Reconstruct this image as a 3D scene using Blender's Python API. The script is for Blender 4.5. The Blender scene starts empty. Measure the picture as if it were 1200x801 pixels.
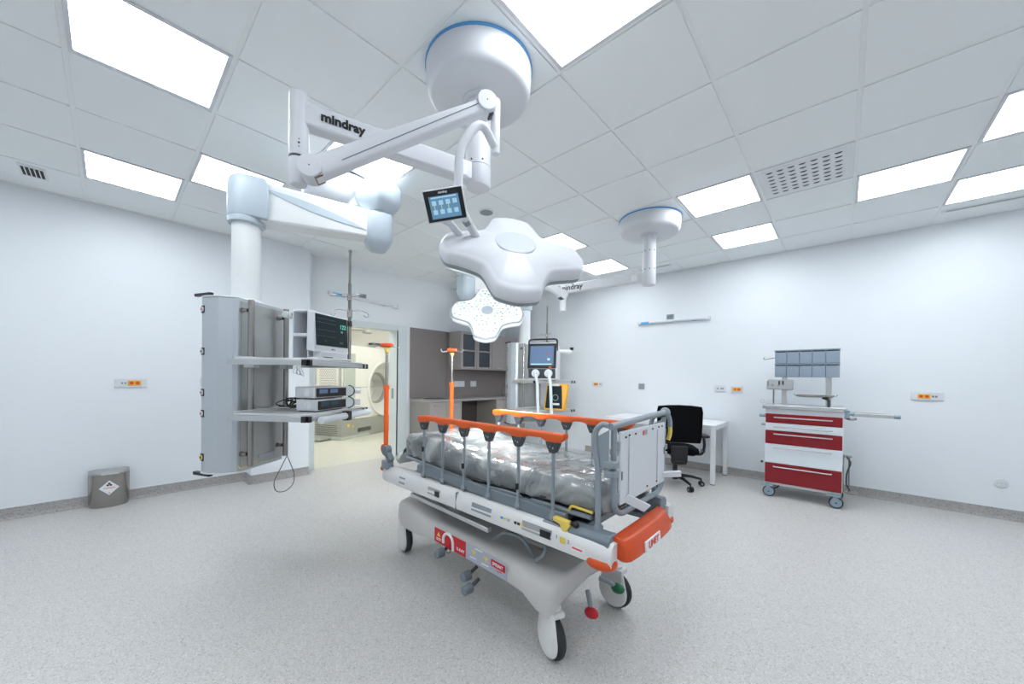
import bpy, bmesh, math, random
from mathutils import Vector, Matrix
random.seed(7)
C = bpy.context.scene.collection
sc = bpy.context.scene

# ---------------------------------------------------------------- camera
YAW, ROLL, PITCH = .7412, .012, -.006
FPX, CXP, CYP = 427.7, 595.3, 444.8
s_, c_ = math.sin(YAW), math.cos(YAW)
R0 = Vector((c_, s_, 0)); cp, sp = math.cos(PITCH), math.sin(PITCH)
FW = Vector((-s_*cp, c_*cp, sp)); U0 = Vector((s_*sp, -c_*sp, cp))
RT = R0*math.cos(ROLL) + U0*math.sin(ROLL); UP = -R0*math.sin(ROLL) + U0*math.cos(ROLL)
cam_d = bpy.data.cameras.new('camera'); cam = bpy.data.objects.new('camera', cam_d); C.objects.link(cam)
mw = Matrix((RT, UP, -FW)).transposed().to_4x4(); mw.translation = Vector((0, 0, 1.30)); cam.matrix_world = mw
cam_d.sensor_width = 36; cam_d.sensor_fit = 'HORIZONTAL'; cam_d.lens = FPX/1200*36
cam_d.shift_x = (600-CXP)/1200; cam_d.shift_y = (CYP-400.5)/1200
cam_d.clip_start = .02
sc.camera = cam

# ---------------------------------------------------------------- light and exposure
w = bpy.data.worlds.new('world'); sc.world = w; w.use_nodes = True
w.node_tree.nodes['Background'].inputs[0].default_value = (.75, .85, 1, 1)
w.node_tree.nodes['Background'].inputs[1].default_value = .3
PANEL_STRENGTH = 4.6; PANEL_COLOR = (.90, .955, 1.0)
NEXT_ROOM_STRENGTH = 4.2
sc.view_settings.view_transform = 'Standard'; sc.view_settings.look = 'None'
sc.view_settings.gamma = 1; sc.view_settings.use_curve_mapping = False
sc.view_settings.exposure = 1.32

# ---------------------------------------------------------------- materials
def nodes(name):
    m = bpy.data.materials.new(name); m.use_nodes = True
    return m, m.node_tree, m.node_tree.nodes['Principled BSDF']
def mat(name, col, rough=.5, metal=0, var=.03, scale=6, bump=0, bscale=60, coat=0, alpha=1, trans=0, emit=None, es=0, ior=1.5):
    m, nt, b = nodes(name); N = nt.nodes; L = nt.links
    tc = N.new('ShaderNodeTexCoord')
    nz = N.new('ShaderNodeTexNoise'); nz.inputs['Scale'].default_value = scale; nz.inputs['Detail'].default_value = 3
    L.new(tc.outputs['Object'], nz.inputs['Vector'])
    mx = N.new('ShaderNodeMix'); mx.data_type = 'RGBA'
    mx.inputs[6].default_value = tuple(max(0, c*(1-var)) for c in col)+(1,)
    mx.inputs[7].default_value = tuple(min(1, c*(1+var)) for c in col)+(1,)
    L.new(nz.outputs['Fac'], mx.inputs[0]); L.new(mx.outputs[2], b.inputs['Base Color'])
    b.inputs['Roughness'].default_value = rough; b.inputs['Metallic'].default_value = metal
    b.inputs['Coat Weight'].default_value = coat; b.inputs['Alpha'].default_value = alpha
    b.inputs['Transmission Weight'].default_value = trans; b.inputs['IOR'].default_value = ior
    if bump:
        n2 = N.new('ShaderNodeTexNoise'); n2.inputs['Scale'].default_value = bscale; n2.inputs['Detail'].default_value = 4
        L.new(tc.outputs['Object'], n2.inputs['Vector'])
        bp = N.new('ShaderNodeBump'); bp.inputs['Strength'].default_value = bump; bp.inputs['Distance'].default_value = .01
        L.new(n2.outputs['Fac'], bp.inputs['Height']); L.new(bp.outputs[0], b.inputs['Normal'])
    if emit:
        b.inputs['Emission Color'].default_value = tuple(emit)+(1,); b.inputs['Emission Strength'].default_value = es
    return m
def speckle(name, base, dark, light, rough, scale=170, coat=0):
    m, nt, b = nodes(name); N = nt.nodes; L = nt.links
    geo = N.new('ShaderNodeNewGeometry')
    v = N.new('ShaderNodeTexVoronoi'); v.inputs['Scale'].default_value = scale
    L.new(geo.outputs['Position'], v.inputs['Vector'])
    sep = N.new('ShaderNodeSeparateColor'); L.new(v.outputs['Color'], sep.inputs[0])
    r = N.new('ShaderNodeValToRGB'); e = r.color_ramp.elements
    e[0].position = 0; e[0].color = dark+(1,); e[1].position = .10; e[1].color = base+(1,)
    for p_, c in ((.06, dark), (.88, base), (.94, light)):
        x = e.new(p_); x.color = c+(1,)
    L.new(sep.outputs[0], r.inputs[0])
    v2 = N.new('ShaderNodeTexVoronoi'); v2.inputs['Scale'].default_value = scale*.42
    L.new(geo.outputs['Position'], v2.inputs['Vector'])
    sep2 = N.new('ShaderNodeSeparateColor'); L.new(v2.outputs['Color'], sep2.inputs[0])
    r2 = N.new('ShaderNodeValToRGB'); e = r2.color_ramp.elements
    e[0].position = 0; e[0].color = (.80, .82, .82, 1); e[1].position = .13; e[1].color = (1, 1, 1, 1)
    L.new(sep2.outputs[1], r2.inputs[0])
    mm = N.new('ShaderNodeMix'); mm.data_type = 'RGBA'; mm.blend_type = 'MULTIPLY'; mm.inputs[0].default_value = .8
    L.new(r.outputs[0], mm.inputs[6]); L.new(r2.outputs[0], mm.inputs[7]); L.new(mm.outputs[2], b.inputs['Base Color'])
    b.inputs['Roughness'].default_value = rough
    b.inputs['Coat Weight'].default_value = coat; b.inputs['Coat Roughness'].default_value = .35
    return m
def emis(name, col, st):
    m, nt, b = nodes(name); b.inputs['Base Color'].default_value = tuple(col)+(1,)
    b.inputs['Emission Color'].default_value = tuple(col)+(1,); b.inputs['Emission Strength'].default_value = st
    return m
M = dict(
 floor=speckle('vinyl_floor', (.565, .55, .535), (.36, .345, .33), (.71, .705, .70), .42, 250, .15),
 cove=speckle('vinyl_cove', (.37, .35, .34), (.15, .14, .13), (.46, .46, .45), .5, 190),
 floor2=speckle('cream_floor', (.66, .66, .58), (.5, .5, .44), (.74, .74, .68), .35, 120, .1),
 wall=mat('wall_paint', (.79, .825, .86), .42, var=.012, scale=1.2, bump=.06, bscale=90),
 wall2=mat('cream_wall', (.84, .84, .79), .5, var=.01),
 tile=mat('ceiling_tile_white', (.89, .925, .94), .75, var=.015, scale=2.5, bump=.05, bscale=200),
 tee=mat('ceiling_grid_white', (.90, .92, .93), .5, var=.01),
 white=mat('lacquered_white', (.69, .705, .745), .42, var=.01),
 wplastic=mat('white_plastic', (.74, .75, .79), .35, var=.015),
 bedwhite=mat('bed_white_plastic', (.74, .735, .73), .33, var=.015),
 basewhite=mat('base_grey_white_plastic', (.58, .565, .55), .42, var=.02),
 pendw=mat('pendant_white', (.74, .76, .77), .35, var=.012),
 pendb=mat('pendant_blue_grey', (.45, .52, .58), .38, var=.015),
 pendacc=mat('pendant_accent', (.50, .58, .64), .35, var=.015),
 rack=mat('anodised_rack_grey', (.52, .56, .60), .38, metal=.35, var=.02),
 rackface=mat('rack_face_grey', (.42, .425, .42), .36, metal=.6, var=.03, scale=3),
 steel=mat('brushed_steel', (.36, .34, .325), .26, metal=1, var=.06, scale=20),
 alu=mat('aluminium', (.58, .59, .595), .32, metal=.85, var=.03),
 shelf=mat('shelf_grey', (.62, .64, .65), .35, metal=.1, var=.02),
 black=mat('black_plastic', (.006, .006, .008), .38, var=.1),
 fabric=mat('black_mesh_fabric', (.003, .003, .004), 1, var=.2, scale=300, bump=.4, bscale=500),
 rubber=mat('black_rubber', (.02, .022, .025), .6, var=.1),
 glass_s=mat('dark_screen_glass', (.006, .018, .022), .3, var=.05),
 orange=mat('orange_plastic', (.74, .105, .010), .34, var=.03),
 orange2=mat('orange_red_plastic', (.66, .075, .010), .36, var=.03),
 greym=mat('grey_painted_metal', (.165, .20, .23), .36, var=.03),
 greyl=mat('light_grey_painted_metal', (.265, .305, .34), .36, var=.03),
 dgrey=mat('dark_grey_plastic', (.045, .053, .062), .4, var=.05),
 matt=mat('mattress_vinyl', (.045, .060, .078), .38, var=.05, bump=.15, bscale=12),
 red=mat('red_drawer_laminate', (.25, .002, .010), .34, var=.04),
 redp=mat('red_plastic', (.55, .01, .02), .35), greenp=mat('green_plastic', (.005, .13, .05), .4),
 yellow=mat('yellow_plastic', (.80, .60, .12), .4), drw=mat('white_drawer_laminate', (.74, .79, .84), .3, var=.01),
 bluegrey=mat('blue_grey_plastic', (.27, .35, .42), .38), tray=mat('blue_grey_bin_plastic', (.34, .42, .52), .3, var=.05, coat=.3),
 taupe=mat('taupe_laminate', (.235, .205, .20), .45, var=.03), taupel=mat('light_taupe_laminate', (.39, .35, .34), .42, var=.02),
 taupes=mat('taupe_carcass_side', (.30, .285, .26), .5, var=.02),
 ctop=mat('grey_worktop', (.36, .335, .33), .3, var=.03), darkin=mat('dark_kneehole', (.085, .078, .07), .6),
 cglass=mat('smoked_cabinet_glass', (.05, .06, .075), .1), desk=mat('white_desk_laminate', (.84, .85, .88), .3, var=.008),
 gantry=mat('gantry_cream', (.82, .82, .79), .35, var=.01), gskirt=mat('gantry_grey_green', (.37, .385, .35), .45, var=.02),
 gstrip=mat('gantry_strip_green', (.50, .55, .50), .45, var=.02), dark=mat('dark_void', (.02, .02, .02), .7),
 frame=mat('door_frame_grey', (.66, .72, .735), .4, var=.01), blue=mat('blue_ring', (.10, .36, .72), .3),
 bluelabel=mat('blue_label', (.05, .40, .75), .4), ink=mat('black_ink', (.01, .01, .012), .4), redink=mat('red_ink', (.7, .03, .02), .4),
 panelblue=mat('lilac_grey_label', (.42, .44, .52), .4), socko=mat('orange_socket', (.85, .42, .03), .4), paper=mat('paper_label', (.82, .83, .84), .5),
 led=emis('led_face', (.92, 1.0, .97), .24), lens=mat('clear_led_lens', (.42, .50, .48), .12, coat=1),
 diff=emis('panel_diffuser', PANEL_COLOR, PANEL_STRENGTH), diff2=emis('next_room_diffuser', (1, .985, .93), NEXT_ROOM_STRENGTH),
 scr=emis('lamp_tablet_screen', (.10, .22, .34), .22), scr2=emis('ventilator_screen', (.07, .12, .21), .22),
 scrl=emis('screen_light_blue', (.32, .52, .66), .2), scrg=emis('screen_green_digits', (.12, .62, .42), .38), scry=emis('screen_yellow', (.6, .62, .25), .25),
 scrd=emis('monitor_screen_dark', (.008, .03, .038), .35), brown=mat('orange_red_sock', (.6, .12, .05), .5),
)
def film():
    m = bpy.data.materials.new('clear_plastic_film'); m.use_nodes = True; nt = m.node_tree; N = nt.nodes; L = nt.links
    N.remove(N['Principled BSDF']); out = N['Material Output']
    tc = N.new('ShaderNodeTexCoord')
    def nz(sc_, dist, det=4):
        n = N.new('ShaderNodeTexNoise'); n.inputs['Scale'].default_value = sc_; n.inputs['Detail'].default_value = det; n.inputs['Distortion'].default_value = dist
        L.new(tc.outputs['Object'], n.inputs['Vector']); return n
    n1 = nz(4.5, 1.6, 3); n2 = nz(14, .8, 1)
    ad = N.new('ShaderNodeMath'); ad.operation = 'MULTIPLY_ADD'; ad.inputs[1].default_value = .25
    L.new(n2.outputs['Fac'], ad.inputs[0]); L.new(n1.outputs['Fac'], ad.inputs[2])
    bp = N.new('ShaderNodeBump'); bp.inputs['Strength'].default_value = .35; bp.inputs['Distance'].default_value = .012
    sb = N.new('ShaderNodeMath'); sb.operation = 'SUBTRACT'; sb.inputs[1].default_value = .62; L.new(ad.outputs[0], sb.inputs[0])
    ab = N.new('ShaderNodeMath'); ab.operation = 'ABSOLUTE'; L.new(sb.outputs[0], ab.inputs[0])
    pw = N.new('ShaderNodeMath'); pw.operation = 'POWER'; pw.inputs[1].default_value = .6; L.new(ab.outputs[0], pw.inputs[0]); L.new(pw.outputs[0], bp.inputs['Height'])
    tr = N.new('ShaderNodeBsdfTransparent'); tr.inputs[0].default_value = (.95, .97, .97, 1)
    gl = N.new('ShaderNodeBsdfGlossy'); gl.inputs['Roughness'].default_value = .10; gl.inputs['Color'].default_value = (1, 1, 1, 1)
    df = N.new('ShaderNodeBsdfDiffuse'); df.inputs['Color'].default_value = (.86, .90, .90, 1)
    L.new(bp.outputs[0], gl.inputs['Normal']); L.new(bp.outputs[0], df.inputs['Normal'])
    m1 = N.new('ShaderNodeMixShader'); r = N.new('ShaderNodeMapRange')
    r.inputs[1].default_value = .45; r.inputs[2].default_value = .75; r.inputs[3].default_value = .17; r.inputs[4].default_value = .58  # patchy white haze of lamp light put into the film as diffuse white
    L.new(n1.outputs['Fac'], r.inputs[0])
    c3 = nz(7, 3.0, 2); s3 = N.new('ShaderNodeMath'); s3.operation = 'SUBTRACT'; s3.inputs[1].default_value = .5; L.new(c3.outputs['Fac'], s3.inputs[0])
    a3 = N.new('ShaderNodeMath'); a3.operation = 'ABSOLUTE'; L.new(s3.outputs[0], a3.inputs[0])
    k3 = N.new('ShaderNodeMapRange'); k3.inputs[1].default_value = .0; k3.inputs[2].default_value = .014; k3.inputs[3].default_value = .32; k3.inputs[4].default_value = 0; L.new(a3.outputs[0], k3.inputs[0])  # wrinkle highlights painted as thin white diffuse lines
    mxx = N.new('ShaderNodeMath'); mxx.operation = 'MAXIMUM'; L.new(k3.outputs[0], mxx.inputs[0]); L.new(r.outputs[0], mxx.inputs[1]); L.new(mxx.outputs[0], m1.inputs[0]); L.new(tr.outputs[0], m1.inputs[1]); L.new(df.outputs[0], m1.inputs[2])
    fr = N.new('ShaderNodeFresnel'); fr.inputs['IOR'].default_value = 1.6; L.new(bp.outputs[0], fr.inputs['Normal'])
    m2 = N.new('ShaderNodeMixShader'); L.new(fr.outputs[0], m2.inputs[0]); L.new(m1.outputs[0], m2.inputs[1]); L.new(gl.outputs[0], m2.inputs[2])
    L.new(m2.outputs[0], out.inputs[0])
    return m
M['film'] = film()
M['fabric'].node_tree.nodes['Principled BSDF'].inputs['Specular IOR Level'].default_value = .12
M['led'].node_tree.nodes['Principled BSDF'].inputs['Base Color'].default_value = (.38, .43, .42, 1)
M['disc'] = mat('cover_disc_grey', (.56, .60, .66), .45)
M['rod'] = mat('dark_steel_rod', (.20, .19, .18), .3, metal=1)
M['glass_s'].node_tree.nodes['Principled BSDF'].inputs['Specular IOR Level'].default_value = .2
M['clear'] = mat('translucent_tube', (.82, .88, .92), .2, alpha=.75)
M['vent'] = mat('white_vent_metal', (.78, .80, .83), .4)

# ---------------------------------------------------------------- helpers
WM = {}
class MB:
    def __init__(s): s.v = []; s.f = []
    def add(s, vs, fs):
        n = len(s.v); s.v += [Vector(v) for v in vs]; s.f += [tuple(n+i for i in f) for f in fs]; return s
    def box(s, c, d, rz=0):
        x, y, z = d[0]/2, d[1]/2, d[2]/2; a, b = math.cos(rz), math.sin(rz)
        vs = [(c[0]+i*x*a-j*y*b, c[1]+i*x*b+j*y*a, c[2]+k*z) for k in (-1, 1) for j in (-1, 1) for i in (-1, 1)]
        return s.add(vs, [(0, 2, 3, 1), (4, 5, 7, 6), (0, 1, 5, 4), (2, 6, 7, 3), (0, 4, 6, 2), (1, 3, 7, 5)])
    def span(s, a, b):
        return s.box([(a[i]+b[i])/2 for i in range(3)], [abs(b[i]-a[i]) for i in range(3)])
    def obox(s, c, ax, ay, az):   # oriented box with half vectors
        c = Vector(c); ax, ay, az = Vector(ax), Vector(ay), Vector(az)
        vs = [c+i*ax+j*ay+k*az for k in (-1, 1) for j in (-1, 1) for i in (-1, 1)]
        return s.add(vs, [(0, 2, 3, 1), (4, 5, 7, 6), (0, 1, 5, 4), (2, 6, 7, 3), (0, 4, 6, 2), (1, 3, 7, 5)])
    def prism(s, poly, vec):
        n = len(poly); v = Vector(vec); p = [Vector(q) for q in poly]
        nor = Vector((0, 0, 0))
        for i in range(n): nor += p[i].cross(p[(i+1) % n])
        if nor.dot(v) > 0: p = p[::-1]
        return s.add(p+[q+v for q in p], [tuple(range(n)), tuple(range(2*n-1, n-1, -1))]+[(i+n if False else i, i+n, (i+1) % n+n, (i+1) % n)[::1] for i in range(n)])
    def frame(s, d):
        d = Vector(d).normalized(); a = Vector((0, 0, 1)) if abs(d.z) < .95 else Vector((1, 0, 0))
        u = d.cross(a).normalized(); return u, d.cross(u).normalized()
    def rings(s, rings, cap0=True, cap1=True, closed=False):
        n = len(rings[0]); b = len(s.v); k = len(rings)
        for r in rings: s.v += [Vector(q) for q in r]
        for j in range(k if closed else k-1):
            A, B = b+j*n, b+((j+1) % k)*n
            for i in range(n): s.f.append((A+i, A+(i+1) % n, B+(i+1) % n, B+i))
        if not closed:
            if cap0: s.f.append(tuple(b+i for i in range(n-1, -1, -1)))
            if cap1: s.f.append(tuple(b+(k-1)*n+i for i in range(n)))
        return s
    def cyl(s, a, b, r, r2=None, seg=16):
        a, b = Vector(a), Vector(b); u, v = s.frame(b-a); r2 = r if r2 is None else r2
        f = lambda c, q: [c+u*q*math.cos(t)+v*q*math.sin(t) for t in [2*math.pi*i/seg for i in range(seg)]]
        return s.rings([f(a, r), f(b, r2)])
    def lathe(s, prof, c=(0, 0, 0), axis=(0, 0, 1), seg=28):
        c = Vector(c); d = Vector(axis).normalized(); u, v = s.frame(d)
        return s.rings([[c+d*z+u*r*math.cos(2*math.pi*i/seg)+v*r*math.sin(2*math.pi*i/seg) for i in range(seg)] for r, z in prof])
    def tube(s, pts, r, seg=8, closed=False):
        p = [Vector(q) for q in pts]; n = len(p); rings = []; u = None
        for i in range(n):
            d = (p[(i+1) % n]-p[i-1]) if closed else (p[min(i+1, n-1)]-p[max(i-1, 0)])
            d.normalize()
            if u is None: u, _ = s.frame(d)
            u = (u-d*u.dot(d)).normalized(); v = d.cross(u)
            rr = r[i] if isinstance(r, (list, tuple)) else r
            rings.append([p[i]+u*rr*math.cos(2*math.pi*k/seg)+v*rr*math.sin(2*math.pi*k/seg) for k in range(seg)])
        return s.rings(rings, closed=closed)
    def ball(s, c, r, seg=14, sq=(1, 1, 1)):
        c = Vector(c); h = seg//2
        return s.rings([[c+Vector((sq[0]*r*math.sin(t)*math.cos(a), sq[1]*r*math.sin(t)*math.sin(a), -sq[2]*r*math.cos(t))) for a in [2*math.pi*i/seg for i in range(seg)]]
                        for t in [max(.02, min(math.pi-.02, math.pi*j/h)) for j in range(h+1)]])
    def build(s, name, m, parent=None, bevel=0, smooth=35, label=None, local=False, seg=2, kind=None):
        me = bpy.data.meshes.new(name)
        vs = s.v
        if parent is not None and not local:
            inv = WM[parent.name].inverted(); vs = [inv @ q for q in vs]
        me.from_pydata([tuple(q) for q in vs], [], s.f)
        bm = bmesh.new(); bm.from_mesh(me); bmesh.ops.recalc_face_normals(bm, faces=bm.faces); bm.to_mesh(me); bm.free()
        me.materials.append(m if not isinstance(m, str) else M[m])
        me.shade_smooth(); me.set_sharp_from_angle(angle=math.radians(smooth))
        o = bpy.data.objects.new(name, me); C.objects.link(o)
        if parent is not None: o.parent = parent; WM[o.name] = WM[parent.name].copy()
        else: WM[o.name] = Matrix.Identity(4)
        if bevel:
            b = o.modifiers.new('bevel', 'BEVEL'); b.width = bevel; b.segments = seg; b.limit_method = 'ANGLE'; b.angle_limit = math.radians(32)
            b.harden_normals = False
        if label: o['label'] = label
        if kind: o['kind'] = kind
        return o
def arc_path(pts, rad=.03, n=5):
    """polyline with rounded corners"""
    p = [Vector(q) for q in pts]; out = [p[0]]
    for i in range(1, len(p)-1):
        a, b, c = p[i-1], p[i], p[i+1]; d1 = (a-b); d2 = (c-b)
        r = min(rad, d1.length*.49, d2.length*.49); A = b+d1.normalized()*r; B = b+d2.normalized()*r
        for k in range(n+1):
            t = k/n; out.append(A*(1-t)**2+b*2*t*(1-t)+B*t*t)
    out.append(p[-1]); return out
def thing(name, label, cat, loc=(0, 0, 0), rotz=0, group=None):
    o = bpy.data.objects.new(name, None); C.objects.link(o); o.location = loc; o.rotation_euler = (0, 0, rotz)
    o.empty_display_size = .1
    o['label'] = label; o['category'] = cat
    if group: o['group'] = group
    WM[o.name] = Matrix.Translation(loc) @ Matrix.Rotation(rotz, 4, 'Z')
    return o
def tag(o, label, cat, group=None):
    o['label'] = label; o['category'] = cat
    if group: o['group'] = group
    return o
def struct(o): o['kind'] = 'structure'; return o
def copy_tree(o, parent=None):
    c = o.copy(); C.objects.link(c)
    if parent is not None: c.parent = parent; c.matrix_parent_inverse = o.matrix_parent_inverse.copy()
    for ch in list(o.children): copy_tree(ch, c)
    return c
def text(name, string, size, org, xd, yd, m, parent=None, ext=.0006, bold=0, label=None, sx=1):
    cu = bpy.data.curves.new(name, 'FONT'); cu.body = string; cu.size = size; cu.extrude = ext; cu.offset = bold
    cu.align_x = 'CENTER'; cu.align_y = 'CENTER'; cu.resolution_u = 3
    t = bpy.data.objects.new(name+'_tmp', cu); C.objects.link(t)
    bpy.context.view_layer.update()
    me = bpy.data.meshes.new_from_object(t.evaluated_get(bpy.context.evaluated_depsgraph_get()))
    bpy.data.objects.remove(t)
    x = Vector(xd).normalized(); y = Vector(yd); y = (y-x*y.dot(x)).normalized(); z = x.cross(y)
    mt = Matrix((x, y, z)).transposed().to_4x4(); mt.translation = Vector(org)
    mt = mt @ Matrix.Diagonal((sx, 1, 1, 1))
    if parent is not None: mt = WM[parent.name].inverted() @ mt
    me.transform(mt); me.materials.clear(); me.materials.append(M[m])
    o = bpy.data.objects.new(name, me); C.objects.link(o)
    if parent is not None: o.parent = parent
    if label: o['label'] = label
    return o
def cw(x, d, z):   # right / forward distances on the floor plan -> world
    return Vector((c_*x-s_*d, s_*x+c_*d, z))

# ================================================================ ROOM SHELL
XL, YB, H = -5.40, 5.80, 2.948
XR, YF = 3.08, -3.14
GX, GY, GM = .056, -.160, .6
struct(MB().span((XL, YF, -.06), (XR, YB, 0)).build('floor', 'floor'))
ceil = struct(MB().span((XL, YF, H+.007), (XR, YB, H+.10)).build('ceiling', 'tee'))
wl = MB().span((XL-.16, YF, 0), (XL, 1.89, H+.1)).span((XL-.16, 3.20, 0), (XL, YB, H+.1)).span((XL-.16, 1.89, 2.075), (XL, 3.20, H+.1))
struct(wl.build('wall_left', 'wall'))
struct(MB().span((XL-.16, YB, 0), (XR, YB+.15, H+.1)).build('wall_back', 'wall'))
struct(MB().span((XR, YF, 0), (XR+.15, YB, H+.1)).build('wall_right', 'wall'))
struct(MB().span((XL, YF-.15, 0), (XR, YF, H+.1)).build('wall_front', 'wall'))
struct(MB().span((XL, 1.14, 0), (-5.165, 1.775, H+.01)).build('wall_pillar', 'wall'))
def cove(name, a, b, n, h=.10):
    a, b, n = Vector(a), Vector(b), Vector(n); z = Vector((0, 0, 1))
    prof = [(0, 0), (.030, 0), (.030, .003), (.018, .006), (.010, .013), (.005, .025), (.004, h), (0, h)]
    return struct(MB().prism([a+n*p+z*q for p, q in prof], b-a).build(name, 'cove', smooth=60))
cove('baseboard_left', (XL, YF, 0), (XL, 1.14, 0), (1, 0, 0))
cove('baseboard_back', (-3.4, YB, 0), (XR, YB, 0), (0, -1, 0))
cove('baseboard_right', (XR, YF, 0), (XR, YB, 0), (-1, 0, 0))
cove('baseboard_front', (XL, YF, 0), (XR, YF, 0), (0, 1, 0))
cove('baseboard_pillar', (-5.165, 1.11, 0), (-5.165, 1.775, 0), (1, 0, 0))
cove('baseboard_pillar', (XL, 1.14, 0), (-5.135, 1.14, 0), (0, -1, 0))
for nm, a, b in (('trim_1', (XL, YF, H-.002), (XL+.022, YB, H+.012)), ('trim_2', (XL, YB-.022, H-.002), (XR, YB, H+.012))):
    struct(MB().span(a, b).build(nm, 'tee', bevel=.003))

LIGHTS = {(-5, 0): 'square ceiling light at the upper left edge of view, largest of the left lights',
 (-8, 0): 'square ceiling light nearest the small black wall-side grille', (-7, 1): 'square ceiling light above the big pendant arm with rounded shoulder',
 (-5, 2): 'square ceiling light half hidden behind the crossing surgical lamp arms', (-2, 2): 'square ceiling light beside the big round canopy, cut by top of view',
 (-2, 6): 'square ceiling light left of the perforated air diffuser', (-2, 8): 'square ceiling light nearest the back wall, right of the small round canopy',
 (0, 7): 'square ceiling light right of the perforated air diffuser', (1, 6): 'square ceiling light at right edge of view, farthest from the back wall',
 (1, 8): 'square ceiling light at right edge, beside the slot diffuser by the wall', (-5, 6): 'square ceiling light just behind the big surgical lamp head',
 (-5, 8): 'smallest square ceiling light, above the second lamp arm'}
HID = [(1, 2), (-2, -1), (1, -1), (-5, -3), (-2, -4), (1, -4), (-8, -3), (3, 3)]  # unseen panels continuing the grid, added for the light they give
SWIRL, GRILLE, LIN1, LIN2 = (-1, 6), (-9, -1), (1, 9), (-4, 9)
tile0 = None
for i in range(-9, 5):
    for j in range(-5, 10):
        if (i, j) in LIGHTS or (i, j) in HID or (i, j) == SWIRL: continue
        x0, x1 = GX+i*GM+.010, GX+(i+1)*GM-.011; y0, y1 = GY+j*GM+.011, GY+(j+1)*GM-.011
        x0 = max(x0, XL+.022); x1 = min(x1, XR); y0 = max(y0, YF); y1 = min(y1, YB-.022)
        if x1-x0 < .05 or y1-y0 < .05: continue
        full = abs(x1-x0-.578) < .001 and abs(y1-y0-.578) < .001
        cx, cy = (x0+x1)/2, (y0+y1)/2
        if full and tile0: o = tile0.copy(); C.objects.link(o); o.parent = ceil
        else:
            o = MB().box((0, 0, H+.0045), (x1-x0, y1-y0, .009)).build('ceiling_tile', 'tile', ceil, bevel=.0015, local=True, seg=1)
            if full: tile0 = o
        o.location = (cx, cy, 0)
def make_light():
    t = thing('ceiling_light', '', 'ceiling light')
    f = MB()
    for a, b in (((-.289, -.289), (.289, -.271)), ((-.289, .271), (.289, .289)), ((-.289, -.271), (-.271, .271)), ((.271, -.271), (.289, .271))):
        f.span((a[0], a[1], -.002), (b[0], b[1], .010))
    f.build('frame', 'white', t, local=True)
    MB().span((-.271, -.271, .003), (.271, .271, .009)).build('diffuser', 'diff', t, local=True)
    return t
l0 = None
for k, (i, j) in enumerate(list(LIGHTS)+HID):
    o = l0 if False else (make_light() if l0 is None else copy_tree(l0))
    if l0 is None: l0 = o
    o.location = (GX+(i+.5)*GM, GY+(j+.5)*GM, H)
    if (i, j) in LIGHTS: o['label'] = LIGHTS[(i, j)]; o['group'] = 'square ceiling lights in view'
    else: o['label'] = 'unseen square ceiling light added to light the room'; o['group'] = 'added ceiling lights behind and beside the camera'

# perforated swirl diffuser
def cell(i, j): return GX+(i+.5)*GM, GY+(j+.5)*GM
cx, cy = cell(*SWIRL)
t = thing('air_diffuser', 'square white perforated air diffuser with rows of curved slots in the ceiling', 'air vent', (cx, cy, H))
MB().box((0, 0, .004), (.580, .580, .010)).build('face_plate', 'vent', t, bevel=.002, local=True)
MB().box((0, 0, .0005), (.50, .50, .006)).build('raised_plate', 'vent', t, bevel=.002, local=True)
sl = MB(); sc2 = MB()
for a in range(7):
    for b in range(7):
        x, y = -.205+a*.0683, -.205+b*.0683
        pts = [(x+.021*math.cos(q), y+.015*math.sin(q)-.007) for q in [math.pi*k/6 for k in range(7)]]
        sl.prism([(p[0], p[1], -.0030) for p in pts], (0, 0, -.0012))
        sc2.tube([(p[0], p[1]+.006, -.0045) for p in pts], .0022, 5)
sl.build('slot_openings', 'dark', t, local=True, kind='stuff'); sc2.build('slot_deflectors', 'vent', t, local=True, kind='stuff')
# small black grille
t = thing('exhaust_grille', 'small square white grille with black slots near the left wall', 'air vent', (-4.94, -.43, H))
MB().box((0, 0, -.003), (.26, .145, .008)).build('face_plate', 'vent', t, bevel=.002, local=True)
MB().box((0, 0, -.0075), (.185, .115, .002)).build('opening', 'dark', t, local=True)
for k in range(4): MB().box((-.0, -.038+k*.025, -.010), (.185, .006, .005)).build('slat', 'vent', t, local=True)
# slot diffusers
for nm, (i, j), lab, ln in (('slot_diffuser', LIN1, 'long white slot diffuser in ceiling at right edge above back wall', .48), ('slot_diffuser', LIN2, 'short slot diffuser in ceiling behind the small round canopy', .40)):
    x, y = cell(i, j); t = thing(nm, lab, 'air vent', (x, y-.12+.0, H))
    MB().box((0, 0, -.001), (ln+.07, .085, .006)).build('face_plate', 'vent', t, bevel=.0015, local=True)
    MB().box((0, 0, -.0045), (ln, .028, .003)).build('slot', 'gskirt', t, local=True)
t = thing('ceiling_speaker', 'small round grey ceiling speaker behind the lamp joint', 'speaker', (GX-4.48*GM, GY+4.48*GM, H))
MB().lathe([(.075, .0), (.075, -.006), (.066, -.010), (.004, -.010)], seg=28).build('rim', 'vent', t, local=True)
MB().lathe([(.062, -.009), (.062, -.013), (.004, -.014)], seg=28).build('grille', 'greyl', t, local=True)
def pc(px, py, d):  # plan helper used for the head bow: pixel ray at forward distance d
    x = (px-CXP)/FPX*d; q = FW*d + RT*x - UP*((py-CYP)/FPX*d); q = q+Vector((0, 0, 1.30)); return q

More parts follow.
